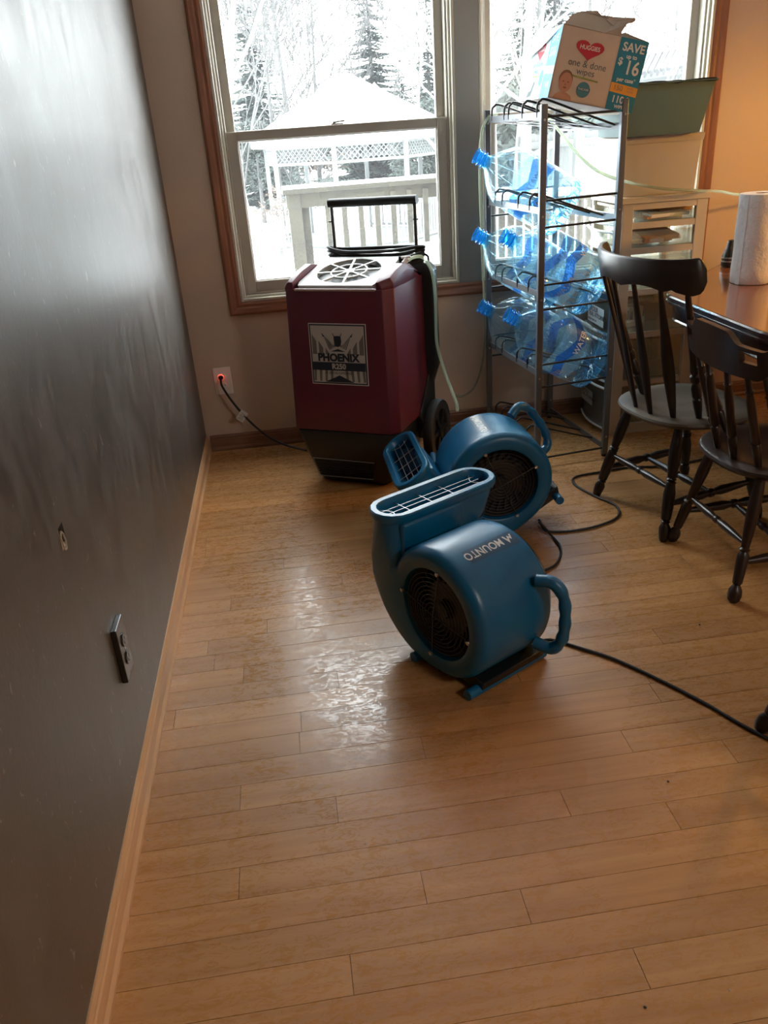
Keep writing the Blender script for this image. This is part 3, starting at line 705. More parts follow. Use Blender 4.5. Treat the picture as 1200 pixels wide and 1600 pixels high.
for i, z in enumerate((.10, .44, .78, 1.11, 1.455)):
    drop = .055
    MB().bar(lv_(BL, z), lv_(FL_, z), .004, .026).build('side_rail', M_RACK, rk)
    MB().bar(lv_(BR, z-drop), lv_(FR, z-drop), .004, .026).build('side_rail', M_RACK, rk)
    for a, b_ in ((FL_, FR), (BL, BR)):
        for dz in ((.038, -.064) if 0 < i < 4 else ((-.005,) if i == 4 else (-.062,))):
            MB().tube([lv_(a, z+dz), lv_(b_, z+dz+.004)], .0048, 8).build('cross_rod', M_ROD, rk, smooth=50)
    hm = []
    ys = (.16, .30, .60, .80) if i < 4 else (.10, .34, .42, .66, .90)
    for t in ys:    # inverted-U support wires, high on the neck side
        a = lv_(BL.lerp(FL_, t), z); b_ = lv_(BR.lerp(FR, t), z-drop)
        h_ = .052
        pts = spline([a+V((0, 0, -.005)), a+V((0, 0, h_*.7)), a+V((.012, 0, h_)), a+V((.04, 0, h_+.002)), a.lerp(b_, .6)+V((0, 0, h_*.55)), b_+V((-.004, 0, .004))], 6)
        MB().tube(pts, .0045, 8).build('shelf_wire', M_ROD, rk, smooth=50)
tops = MB()
for t in (.2, .5, .8):
    a = lv_(BL.lerp(FL_, t), 1.445); b_ = lv_(BR.lerp(FR, t), 1.395); tops.bar(a, b_, .05, .002)
tops.build('top_strap', M_RACK, rk)
text('rail_lettering', 'ELITE', .03, M_BLACK, rk, frame(lv_(BL.lerp(FL_, .55), 1.438)+V((-.004, 0, 0)), FL_-BL, (0, 0, 1)))

def make_bottle():
    r = empty('water_bottle')
    # axis +z from base (z=0) to mouth (.485)
    prof = [(.0, .06), (.002, .11), (.012, .128), (.03, .134), (.055, .134), (.060, .129), (.066, .134), (.10, .134), (.105, .130), (.111, .134), (.115, .1345), (.255, .1345), (.260, .130), (.266, .1345), (.285, .134), (.310, .131), (.345, .112), (.375, .085), (.400, .058), (.415, .040), (.425, .031)]
    MB().lathe(prof, n=40, caps=False).build('body', M_BOTTLE, r, smooth=60)
    rib = MB()
    for i in range(16):
        a = 2*PI*i/16; pts = [V(((rr_+.001)*math.cos(a+(.0)), (rr_+.001)*math.sin(a), z)) for z, rr_ in ((.300, .131), (.330, .121), (.352, .107), (.375, .085), (.395, .062))]
        rib.tube(pts, .0025, 5)
    rib.build('shoulder_ribs', M_BOTTLE, r, smooth=60)
    b_ = MB().lathe([(.003, .001), (.010, .04), (.004, .085), (.002, .11), (.010, .127)], n=40, caps=False)
    for i in range(24):
        a = 2*PI*i/24; b_.tube([V((R_*math.cos(a), R_*math.sin(a), z)) for z, R_ in ((.012, .02), (.003, .07), (.001, .105), (.014, .131), (.045, .136))], .0028, 5)
    b_.build('base', M_BASEP, r, smooth=60)
    nk = MB().lathe([(.415, .040), (.425, .030), (.438, .0285), (.441, .033), (.446, .033), (.449, .0285), (.457, .0285), (.460, .033), (.465, .033), (.468, .0285), (.474, .0285), (.477, .032), (.485, .032), (.485, .026), (.425, .025)], n=32, caps=False).build('neck', M_NECK, r, smooth=40)
    rg_ = MB()
    for z, R_ in ((.443, .0335), (.462, .0335), (.483, .0325)): rg_.tube([V((R_*math.cos(2*PI*i/28), R_*math.sin(2*PI*i/28), z)) for i in range(28)], .0018, 6, closed=True)
    tag(rg_.build('neck_rings', M_NECKR, nk, smooth=60), kind='stuff')
    # wrap-around label: pale field with a dark zig-zag
    n_ = 48; lb = MB(); vs = [V((.1352*math.cos(2*PI*i/n_), .1352*math.sin(2*PI*i/n_), z)) for z in (.118, .252) for i in range(n_)]
    lb.add(vs, [(i, (i+1) % n_, n_+(i+1) % n_, n_+i) for i in range(n_)]); lab = lb.build('label', M_BLAB2, r, smooth=60)
    zz = MB()
    for s_ in range(4):
        for i in range(8):
            t0, t1 = i/8, (i+1)/8
            def hgt(t): return (.185+.045*abs(2*t-1), .185-.052*(1-abs(2*t-1)) if False else .140+.045*abs(2*t-1))
            a0 = (s_+t0)*PI/2; a1 = (s_+t1)*PI/2
            (h1, l1), (h2, l2) = hgt(t0), hgt(t1)
            zz.add([V((.1357*math.cos(a), .1357*math.sin(a), z)) for a, z in ((a0, l1), (a1, l2), (a1, h2), (a0, h1))], [(0, 1, 2, 3)])
    zz.build('label_band', M_BLAB, lab, smooth=60)
    for s_ in range(4):
        A0 = (s_+.5)*PI/2
        def fn(p, A0=A0):
            a = A0+(p.x)/.136; return V((.1364*math.cos(a), .1364*math.sin(a), .163+p.y))
        text('lettering', 'WATER', .034, M_WPRINT, lab, None, bold=.0004, fn=fn)
    return r
bt0 = make_bottle()
tilt = math.radians(32)
spots = [((1.385, 3.755, 1.318), 'empty clear blue water bottle lying alone on the upper rack shelf', 2.1),
         ((1.380, 3.765, .990), 'empty blue water bottle at the window side of the middle rack shelf', .7),
         ((1.428, 3.465, 1.010), 'empty blue water bottle at the room side of the middle rack shelf', 1.9),
         ((1.400, 3.765, .662), 'empty blue water bottle at the window side of the lower rack shelf', 2.8),
         ((1.446, 3.465, .676), 'empty blue water bottle at the room side of the lower rack shelf', 1.2)]
for i, (p, lab, spin) in enumerate(spots):
    b_ = bt0 if i == 0 else copy_tree(bt0)
    tag(b_, lab, 'bottle', 'water bottles on the rack')
    d = V((-math.cos(tilt), .02, math.sin(tilt))).normalized()
    q_ = d.to_track_quat('Z', 'Y') @ Matrix.Rotation(spin, 3, 'Z').to_quaternion()
    b_.rotation_euler = q_.to_euler(); b_.location = V(p)-d*.485

# ------------------------------------------------------------------ carton of wipes on top of the rack
bx = empty('wipes_carton', (1.745, 3.535, 1.478)); tag(bx, 'torn open printed cardboard wipes carton tilted on top of the metal rack', 'box')
bx.rotation_euler = (0, math.radians(13), math.radians(-1.5))
W2, D2, H2, TH = .172, .20, .245, .004
def cx_box(nm, lo, hi, mt): return MB().b2(lo, hi).build(nm, mt, bx)
cb = MB().b2((-W2, -D2, 0), (W2, D2, TH)).b2((-W2, -D2, 0), (W2, -D2+TH, H2)).b2((-W2, D2-TH, 0), (W2, D2, H2)).b2((-W2, -D2, 0), (-W2+TH, D2, H2)).b2((W2-TH, -D2, 0), (W2, D2, H2))
cb.build('carton_body', M_CARD, bx)
fm = frame((0, -D2-.0006, 0), (1, 0, 0), (0, 0, 1))
lm = frame((-W2-.0006, 0, 0), (0, -1, 0), (0, 0, 1))
def fp(nm, pts, mt, e=0, m_=None):
    mm = (m_ or fm) @ Matrix.Translation((0, 0, e)); return poly(nm, pts, mt, bx, mm)
XS = .062    # where the blue savings strip starts
fp('blue_strip', [(XS, 0), (W2, 0), (W2, H2), (XS-.004, H2)], M_TEALP, .0003)
fp('orange_band', [(XS, .062), (W2, .056), (W2, .088), (XS, .094)], M_ORANGE, .0006)
def ft(s_, x, y, size, mt, e=.0009, m_=None, bold=.0005, al='CENTER', sx=1): text('lettering', s_, size, mt, bx, (m_ or fm) @ Matrix.Translation((x, y, e)), bold=bold, align=al, sx=sx)
xc = (XS+W2)/2
ft('SAVE', xc, .215, .040, M_WPRINT, bold=.001); ft('up to', xc, .186, .020, M_WPRINT)
ft('$', xc-.040, .166, .034, M_WPRINT, bold=.001); ft('16', xc+.012, .148, .066, M_WPRINT, bold=.0012, sx=.9); ft('per case*', xc, .107, .020, M_WPRINT)
ft('150', xc-.024, .077, .026, M_CARDI); ft('MORE', xc+.026, .081, .010, M_CARDI, bold=0); ft('WIPES', xc+.026, .070, .010, M_CARDI, bold=0)
ft('1104', xc-.006, .038, .034, M_WPRINT, bold=.0008); ft('WIPES', xc, .014, .016, M_WPRINT)
hx, hy = -.052, .182
hpts = []
for i in range(28):
    t = 2*PI*i/28; hpts.append((hx+.0036*16*math.sin(t)**3*.98, hy+.0023*(13*math.cos(t)-5*math.cos(2*t)-2*math.cos(3*t)-math.cos(4*t))))
fp('heart', hpts, M_RED, .0006)
ft('HUGGIES', hx, hy+.005, .0205, M_WPRINT, .0010, bold=.0004, sx=.95)
ft('one & done', -.048, .132, .034, M_GREYTXT, bold=0, sx=.95); ft('wipes', -.048, .106, .032, M_GREYTXT, bold=0)
fp('green_line', [(-.100, .087), (.008, .080), (.008, .085), (-.100, .092)], M_GREENP, .0006)
fp('round_mark', [(-.042+.027*math.cos(2*PI*i/24), .048+.027*math.sin(2*PI*i/24)) for i in range(24)], mat('mark_blue', (.05, .20, .27), .5), .0006)
fp('mark_band', [(-.069, .043), (-.015, .043), (-.015, .055), (-.069, .055)], mat('mark_blue_dark', (.03, .12, .18), .5), .0009)
ft('THICKER', -.042, .049, .011, M_WPRINT, .0012, bold=0)
def oval(cx, cy, a, b_, n=22): return [(cx+a*math.cos(2*PI*i/n), cy+b_*math.sin(2*PI*i/n)) for i in range(n)]
fp('baby_shoulders', [(-.155, .004), (-.08, .004), (-.085, .018), (-.105, .028), (-.135, .026), (-.150, .016)], M_SKIN, .0006)
fp('baby_hair', oval(-.118, .072, .027, .032), M_HAIRP, .0008)
fp('baby_face', oval(-.117, .061, .0255, .034), M_SKIN, .0010)
for a in (-.126, -.107): fp('baby_eye', oval(a, .064, .0035, .0025, 10), M_SKIND, .0013)
fp('baby_nose', oval(-.116, .054, .003, .002, 8), M_SKIND, .0013)
fp('baby_mouth', oval(-.116, .044, .007, .003, 12), M_SKIND, .0013)
# left face: pale field, bright blue column
fp('pale_side', [(-D2, 0), (.075, 0), (.075, H2), (-D2, H2)], M_PALEP, .0003, lm)
fp('blue_side', [(.075, 0), (D2, 0), (D2, H2), (.075, H2)], M_SKYP, .0003, lm)
fp('orange_band', [(.075, .088), (D2, .082), (D2, .110), (.075, .116)], M_CARD, .0006, lm)
hp2 = [(-.03+(x-hx)*1.0, .175+(y-hy)) for x, y in hpts]; fp('heart', hp2, M_RED, .0006, lm)
ft('HUGGIES', -.03, .181, .024, M_WPRINT, .001, lm, .0004); ft('one & done', -.04, .128, .03, M_SKYP, .001, lm, 0); ft('wipes', -.04, .104, .028, M_SKYP, .001, lm, 0)
fp('green_line', [(-.09, .084), (.02, .080), (.02, .085), (-.09, .089)], M_GREENP, .0006, lm)
fp('round_mark', oval(.045, .075, .025, .030), M_SKYP, .0006, lm)
ft('SAVE', .137, .205, .036, M_PALEP, .001, lm); ft('$16', .137, .160, .05, M_PALEP, .001, lm, .001); ft('1104', .137, .045, .036, M_PALEP, .001, lm)
fp('leaf_swirl', [(-.12, .01), (-.06, .015), (-.03, .06), (-.05, .07), (-.075, .035), (-.11, .03)], M_GREYTXT, .0006, lm)
# torn flaps
def flap(nm, pts, mt, th=.003): return MB().loft([[V(p) for p in pts], [V(p)+V((0, 0, th)) for p in pts]]).build(nm, mt, bx)
flap('front_flap', [(-W2+.002, -D2, H2), (-.01, -D2, H2-.002), (.055, -D2, H2), (.062, -D2+.02, H2+.035), (.085, -D2+.055, H2+.062), (.045, -D2+.06, H2+.052), (.028, -D2+.07, H2+.067), (-.012, -D2+.075, H2+.062), (-.028, -D2+.09, H2+.078), (-.09, -D2+.10, H2+.066), (-.135, -D2+.06, H2+.04)], M_CARDI)
flap('torn_flap', [(.0, -D2+.055, H2+.050), (.052, -D2+.01, H2+.014), (.060, -D2+.012, H2+.018), (.085, -D2+.05, H2+.050), (.118, -D2+.06, H2+.066), (.118, -D2+.064, H2+.076), (.03, -D2+.075, H2+.066)], M_CARDI)
flap('side_flap', [(W2, -D2+.01, H2), (W2, D2-.01, H2), (W2-.03, D2-.02, H2-.045), (W2-.10, .02, H2+.012), (W2-.10, -D2+.02, H2+.016)], M_CARDI)
flap('left_flap', [(-W2, -D2+.01, H2), (-W2, D2-.01, H2), (-W2-.012, D2-.02, H2-.09), (-W2-.012, -D2+.20, H2-.06)][::-1], M_PALEP)

# ------------------------------------------------------------------ drawer tower, bins
UX0, UX1, UY0, UY1 = 2.005, 2.40, 3.585, 3.945
UZ = 1.085
dt = empty('drawer_tower', ((UX0+UX1)/2, (UY0+UY1)/2, 0)); tag(dt, 'cream framed clear plastic drawer tower standing behind the bottle rack', 'drawer unit')
do = V(((UX0+UX1)/2, (UY0+UY1)/2, 0))
def Lb(lo, hi): return V(lo)-do, V(hi)-do
def dbox(mb, lo, hi): a, b_ = Lb(lo, hi); mb.b2(a, b_); return mb
fr_ = MB()
LV = [.02, .26, .49, .69, .875, .985, UZ-.02]
for y0, y1 in ((UY0, UY0+.022), (UY1-.022, UY1)):
    for x0, x1 in ((UX0, UX0+.052), (UX1-.052, UX1)): dbox(fr_, (x0, y0, 0), (x1, y1, UZ))
fr_.build('frame_post', M_DRAWF, dt, bevel=.003)
for i, z in enumerate(LV):
    h_ = .013 if i else .03
    fr2 = MB(); dbox(fr2, (UX0, UY0+.002, z-h_), (UX1, UY0+.021, z+h_)); dbox(fr2, (UX0, UY1-.021, z-h_), (UX1, UY1-.002, z+h_))
    dbox(fr2, (UX0+.01, UY0+.019, z-.008), (UX1-.01, UY1-.019, z+.004)); fr2.build('frame_shelf', M_DRAWF, dt)
fr2 = MB(); dbox(fr2, (UX0-.012, UY0-.006, UZ-.006), (UX1+.006, UY1, UZ+.022)); fr2.build('frame_top', M_DRAWF, dt, bevel=.003)
for i in range(6):
    z0, z1 = LV[i]+.012, LV[i+1]-.028
    a, b_, c, d = UX0+.01, UX1-.02, UY0+.028, UY1-.028
    m_ = MB(); t = .004
    dbox(m_, (a, c, z0), (b_, d, z0+t)); dbox(m_, (a, c, z0), (b_, c+t, z1)); dbox(m_, (a, d-t, z0), (b_, d, z1)); dbox(m_, (b_-t, c, z0), (b_, d, z1))
    dr = m_.build('drawer', M_DRAW, dt)
    # bowed front facing the rack, with a rolled lip top and bottom
    def bow(z, out, n=8): return [V((a-.012-out-.028*math.sin(PI*k_/n), c-.02+(d-c+.04)*k_/n, z))-do for k_ in range(n+1)]
    f_ = MB(); R_ = [bow(z0-.006, .010), bow(z0+.004, .012), bow(z0+.012, .002), bow(z1-.03, .006), bow(z1-.01, .010), bow(z1, .022), bow(z1+.008, .022)]
    f_.loft(R_, caps=False, closed=False); f_.loft([[p+V((.006, 0, 0)) for p in rr] for rr in R_][::-1], caps=False, closed=False)
    f_.build('drawer_front', M_DRAWG if i < 3 else M_DRAW, dr, smooth=40)
    MB().tube(bow(z1+.004, .022), .006, 6).build('drawer_lip', M_WHITE, dr, smooth=50)
    MB().tube(bow(z0-.004, .012), .006, 6).build('drawer_lip', M_WHITE, dr, smooth=50)
def sticker(lines, yc, zc, w, h, size, par, mt=M_WPRINT):
    mm = frame(V((UX0-.0475, yc, zc))-do, (0, -1, 0), (0, 0, 1))
    s_ = poly('sticker', [(-w/2, -h/2), (w/2, -h/2), (w/2, h/2), (-w/2, h/2)], mt, par, mm)
    for i, (tx, sz) in enumerate(lines):
        text('lettering', tx, sz, M_NAVY, s_, mm @ Matrix.Translation((-w*.46, h*.27-i*h*.30, .0008)), align='LEFT', bold=.0004, sx=.9)
drs = [o for o in dt.children if o.name.startswith('drawer') and not o.name.startswith('drawer_')]
sticker([('GIROUX', .034), ('TRIAL ATTORNEYS', .030), ('PERSONAL INJURY LAW', .011)], UY0+.135, .575, .20, .085, .03, drs[2])
sticker([('GIROUX', .026), ('TRIAL ATTORNEYS', .022)], UY0+.20, .155, .15, .07, .02, drs[0], M_LPRINT)
# papers lying in the upper drawers
M_PAPR = transl('papers', (.85, .82, .70), .7, .4); M_KRAFT = mat('kraft_envelope', (.42, .24, .12), .7)
M_CONT = mat('dark_contents', (.10, .11, .12), .6); M_PINK = mat('muted_contents', (.42, .33, .34), .6)
def content(dri, kind):
    z0, z1 = LV[dri]+.02, LV[dri+1]-.045; r2 = random.Random(dri*5+1)
    for i in range(7 if kind else 5):
        x = UX0+.07+r2.random()*.20; y = UY0+.10+r2.random()*.16; h_ = (z1-z0)*(.15+.5*r2.random()) if kind else .006+.004*i
        zz = z0 if kind else z0+.008*i
        sx_, sy_ = (.05+.05*r2.random(), .05+.05*r2.random()) if kind else (.20, .16)
        o = MB().box(V((x, y, zz+h_/2))-do, (sx_, sy_, h_), rz=r2.uniform(-.5, .5), rx=0 if kind else .06*i).build('paper_stack' if not kind else 'boxed_item', (M_PAPR, M_KRAFT, M_WPRINT)[i % 3] if not kind else (M_WPRINT, M_CONT, M_PINK, M_PALEP)[i % 4], drs[dri], bevel=.001)
content(5, 0); content(4, 0); content(3, 1); content(2, 1)

def bin_(name, label, z0, z1, x0, x1, y0, y1, flare, mt, lip, t=.005):
    cx, cy = (x0+x1)/2, (y0+y1)/2
    r = empty(name, (cx, cy, z0)); tag(r, label, 'storage bin')
    hw, hd_ = (x1-x0)/2, (y1-y0)/2; H = z1-z0
    def rg(z, e, i=0): return [V((sx_*(hw+e-i), sy_*(hd_+e*.5-i), z)) for sx_, sy_ in ((-1, -1), (1, -1), (1, 1), (-1, 1))]
    MB().loft([rg(0, 0), rg(H, flare), rg(H, flare, t), rg(t, 0, t)]).build('bin_wall', mt, r, bevel=.004)
    MB().loft([rg(H-lip, flare-.002+.004, -.004), rg(H, flare+.003, -.006), rg(H+.003, flare+.003, -.002), rg(H+.003, flare, t+.002), rg(H-.004, flare, t)], caps=False).build('bin_rim', mt, r)
    return r
wb = bin_('storage_bin', 'milky white plastic bin on the drawer tower under the teal bin', UZ+.0225, 1.345, 2.015, 2.345, 3.62, 3.93, .012, M_BIN, .026)
pk = MB()
r3 = random.Random(3)
for i in range(9):
    pk.box((-.120+.02*(i % 2), .10-.025*i, .05+.05*(i % 3)), (.05, .02, .075), rz=r3.uniform(-.4, .4))
pk.build('bin_contents', M_CONT, wb)
tb = bin_('storage_bin', 'open teal green bin with ragged black liner on top of the white bin', 1.350, 1.545, 1.985, 2.315, 3.56, 3.86, .042, M_TEAL, .002)
lnr = MB(); pts = []
per = [(-.205, -.172), (.205, -.172), (.205, .172), (-.205, .172)]
ring0, ring1, ring2 = [], [], []
for s_ in range(4):
    (xa, ya), (xb, yb) = per[s_], per[(s_+1) % 4]
    for i in range(12):
        t = i/12; x, y = xa+(xb-xa)*t, ya+(yb-ya)*t
        ring0.append(V((x*.96, y*.96, .17))); ring1.append(V((x, y, .2005+.004*r3.random()))); ring2.append(V((x*1.02, y*1.03, .186+.010*r3.random())))
lnr.loft([ring0, ring1, ring2], caps=False).build('bin_liner', M_BLACKM, tb, smooth=60)

# ------------------------------------------------------------------ table
def table():
    top = [(2.062, 3.25), (2.062, 2.48), (2.28, 2.02), (2.72, 1.92), (3.2, 2.02), (3.42, 2.48), (3.42, 3.27), (3.15, 3.72), (2.90, 3.86), (2.67, 3.86)]
    c = V((2.75, 2.9, 0)); P = []
    n = len(top)
    for i in range(n):      # rounded corners
        a, b_, d = V((*top[i-1], 0)), V((*top[i], 0)), V((*top[(i+1) % n], 0)); r_ = .07
        p0 = b_+(a-b_).normalized()*r_; p1 = b_+(d-b_).normalized()*r_
        for k_ in range(5):
            t = k_/4; P.append(p0*(1-t)**2+b_*2*t*(1-t)+p1*t*t-c)
    r = empty('dining_table', c); tag(r, 'glossy reddish brown dining table with dark moulded edge on the right', 'table')
    def rg(z, s_): return [V((p.x*s_, p.y*s_, z)) for p in P]
    MB().loft([rg(.742, .985), rg(.750, .985)]).build('tabletop', M_TABLE, r)
    MB().loft([rg(.748, .9845), rg(.7505, .9855), rg(.7495, .993), rg(.744, 1.0), rg(.737, 1.0), rg(.733, .994), rg(.727, .994), rg(.724, 1.0), rg(.716, 1.0), rg(.712, .99), rg(.712, .96)], caps=False).build('moulded_edge', M_TABLED, r, smooth=30)
    MB().loft([rg(.712, .965), rg(.652, .955), rg(.646, .962), rg(.640, .955), rg(.640, .92)], caps=False).build('apron', M_TABLED, r, smooth=30)
    MB().loft([rg(.735, .93), rg(.742, .93)]).build('underside', M_TABLED, r)
    MB().lathe([(0.10, .13), (.16, .15), (.22, .10), (.30, .07), (.36, .11), (.46, .12), (.56, .08), (.64, .14), (.735, .20)], (0, 0, 0), (0, 0, 1), 28).build('pedestal', M_DARKW2, r, smooth=40)
    for i in range(4):
        a = PI/4+i*PI/2+.15; d = V((math.cos(a), math.sin(a), 0))
        ft_ = MB().loft([[d*.08+V((0, 0, z)) + d.cross(V((0, 0, 1)))*s_ for z, s_ in ((.12, -.035), (.12, .035), (.26, .035), (.26, -.035))], [d*.32+V((0, 0, z)) + d.cross(V((0, 0, 1)))*s_ for z, s_ in ((.045, -.032), (.045, .032), (.15, .032), (.15, -.032))], [d*.52+V((0, 0, z)) + d.cross(V((0, 0, 1)))*s_ for z, s_ in ((.0, -.035), (.0, .035), (.065, .035), (.065, -.035))]])
        ft_.build('foot', M_DARKW2, r, bevel=.006)
    return r
table()
# paper towel roll
pr_ = empty('paper_towel_roll', (2.485, 3.31, .7506)); tag(pr_, 'white paper towel roll standing upright on the dining table', 'paper towels')
RH, RR_ = .360, .085
def twist(z, R_, n=48): return [V(((R_+.0012*math.sin(7*a+z*40))*math.cos(a), (R_+.0012*math.sin(7*a+z*40))*math.sin(a), z)) for a in [2*PI*i/n for i in range(n)]]
MB().loft([twist(.001, RR_-.004), twist(.004, RR_-.001)]+[twist(.004+(RH-.009)*i/10, RR_) for i in range(1, 10)]+[twist(RH-.005, RR_), twist(RH, RR_-.004), twist(RH, .026), twist(.03, .025)], caps=False).build('towel_sheets', M_PAPER, pr_, smooth=50)
MB().lathe([(.02, .0245), (RH-.001, .0245), (RH-.001, .022), (.02, .022)], n=24, caps=False).build('core_tube', M_KRAFT, pr_, smooth=50)
MB().box((-.0795, -.031, RH/2), (.002, .02, RH-.002), rz=.36).build('loose_edge', M_PAPER, pr_)
# small black thing behind the roll: a lidded bottle with grey bands
fb = empty('black_flask', (2.60, 3.70, .7506)); tag(fb, 'small black flask with grey bands standing behind the paper towel roll', 'flask')
MB().lathe([(0, .034), (.006, .038), (.022, .038), (.05, .037), (.07, .030), (.085, .024), (.12, .016), (.124, .0)], n=24).build('body', M_BLACK, fb, smooth=40)
for z in (.024, .040): MB().lathe([(z, .0384), (z+.007, .0384)], n=24, caps=False).build('band', M_WIRE, fb, smooth=40)

# ------------------------------------------------------------------ chairs
LEGP = [(0, .013), (.01, .017), (.03, .020), (.05, .021), (.065, .013), (.07, .019), (.075, .013), (.08, .018), (.12, .0215), (.17, .022), (.205, .016), (.21, .020), (.215, .014), (.22, .020), (.225, .015), (.27, .021), (.32, .0225), (.36, .018), (.41, .013)]
LEGB = [(0, .011), (.008, .019), (.025, .023), (.042, .021), (.058, .011), (.064, .016), (.070, .016), (.15, .0195), (.165, .013), (.172, .019), (.178, .013), (.24, .0175), (.30, .020), (.36, .018), (.41, .014)]
def turned(a, b_, prof, k_=1.0, n=14):
    a, b_ = V(a), V(b_); L_ = (b_-a).length; m_ = prof[-1][0]
    return MB().lathe([(t/m_*L_, r_*k_) for t, r_ in prof], a, b_-a, n)
def seat_mesh(hw, hd_, z, rear, thick=.035):
    n = 40; out = []
    def R_(i, s_, zz):
        a = 2*PI*i/n; c, s2 = math.cos(a), math.sin(a)
        x = hd_*math.copysign(abs(c)**.80, c); y = hw*math.copysign(abs(s2)**.80, s2)*(1.0+.04*c)
        return V((x*s_, y*s_, zz))
    rings = [[R_(i, .80, z-thick) for i in range(n)], [R_(i, .95, z-thick*.75) for i in range(n)], [R_(i, 1.0, z-thick*.35) for i in range(n)], [R_(i, .985, z-.004) for i in range(n)], [R_(i, .95, z) for i in range(n)], [R_(i, .74, z) for i in range(n)], [R_(i, .66, z-.007) for i in range(n)], [R_(i, .3, z-.013) for i in range(n)], [R_(i, .02, z-.010) for i in range(n)]]
    return MB().loft(rings)
def legs(r, fx, rx, wf, wr, z, prof, mt):
    T = {}
    for s_ in (-1, 1):
        for nm, foot, top in (('f', (fx, s_*wf, 0), (fx-.085, s_*(wf-.075), z)), ('r', (rx, s_*wr, 0), (rx+.085, s_*(wr-.080), z))):
            turned(foot, top, prof).build('leg', mt, r, smooth=35); T[nm, s_] = (V(foot), V(top))
    def on(k_, t): a, b_ = T[k_]; return a.lerp(b_, t)
    SP = [(0, .008), (.06, .010), (.2, .015), (.38, .018), (.46, .012), (.48, .017), (.52, .017), (.54, .012), (.62, .018), (.8, .015), (.94, .010), (1, .008)]
    for s_ in (-1, 1): turned(on(('f', s_), .36), on(('r', s_), .32), SP).build('stretcher', mt, r, smooth=35)
    a = on(('f', 1), .36).lerp(on(('r', 1), .32), .5); b_ = on(('f', -1), .36).lerp(on(('r', -1), .32), .5)
    turned(a, b_, [(t, q_*.85) for t, q_ in SP]).build('stretcher', mt, r, smooth=35)
    turned(on(('r', 1), .46), on(('r', -1), .46), [(t, q_*.8) for t, q_ in SP]).build('stretcher', mt, r, smooth=35)
def chair_a(loc, rz, label):
    r = empty('dining_chair', loc, rz); tag(r, label, 'chair', 'dark chairs round the table')
    Z = .44
    legs(r, .218, -.218, .222, .226, Z-.02, LEGP, M_DARKW)
    seat_mesh(.245, .225, Z, 0).build('seat', M_SEAT, r, smooth=40)
    # fan of flat spindles between two turned posts
    def base(a): return V((-.19*math.cos(a), .178*math.sin(a), Z-.004))
    def tp(a, z): return V((-.165-.145*math.cos(a), .262*math.sin(a)*1.0, z))
    ZT = .925
    angs = [-.92, -.56, -.19, .19, .56, .92]
    A_ = [a*1.32 for a in angs]
    for i, a in enumerate(A_):
        p0, p1 = base(a), tp(a*.93, ZT)
        if i in (0, 5):
            turned(p0, p1, [(0, .010), (.04, .015), (.07, .017), (.075, .012), (.08, .017), (.11, .018), (.125, .012), (.135, .018), (.15, .018), (.155, .012), (.165, .016), (.20, .013), (.30, .013), (.42, .009)]).build('back_post', M_DARKW, r, smooth=35)
        else:
            d = (p1-p0); tn = V((-math.sin(a), -math.cos(a), 0)); tn = V((math.sin(a)*.8, math.cos(a), 0)).normalized(); nn = d.normalized().cross(tn)
            rg = []
            for t, w_ in ((0, .010), (.12, .015), (.35, .0225), (.5, .021), (.75, .014), (1, .008)):
                c = p0+d*t; rg.append([c+tn*(w_*math.cos(q2))+nn*(min(w_, .008)*math.sin(q2)) for q2 in [2*PI*j/10 for j in range(10)]])
            MB().loft(rg).build('spindle', M_DARKW, r, smooth=50)
    # crest rail: bowed board with scalloped lower edge and rolled ends
    n = 44; R0_ = []; 
    inn, outn = [], []
    rings = []
    for i in range(n+1):
        t = i/n; a = (2*t-1)*1.42
        c = V((-.165-.150*math.cos(a), .272*math.sin(a), 0)); nr = V((-math.cos(a)*.272, math.sin(a)*.150, 0)).normalized()
        e = abs(2*t-1)
        ztop = 1.012+.012*e**2-(.030*max(0, (e-.90)/.10)**2)
        sc = abs(math.sin(t*PI*4.0))
        zbot = .912+.014*sc if e < .62 else .915-.014*(1-abs((e-.80)/.2))+0
        zbot += .032*max(0, (e-.90)/.10)**2
        lean = .16
        w_ = .010
        rings.append([c-nr*w_+V((-lean*(zbot-.97), 0, zbot)), c+nr*w_+V((-lean*(zbot-.97), 0, zbot)), c+nr*(w_+.001)+V((-lean*(ztop-.97), 0, ztop-.008)), c+nr*.006+V((-lean*(ztop-.97), 0, ztop)), c-nr*.006+V((-lean*(ztop-.97), 0, ztop)), c-nr*(w_+.001)+V((-lean*(ztop-.97), 0, ztop-.008))])
    MB().loft(rings).build('crest_rail', M_DARKW, r, smooth=50)
    return r
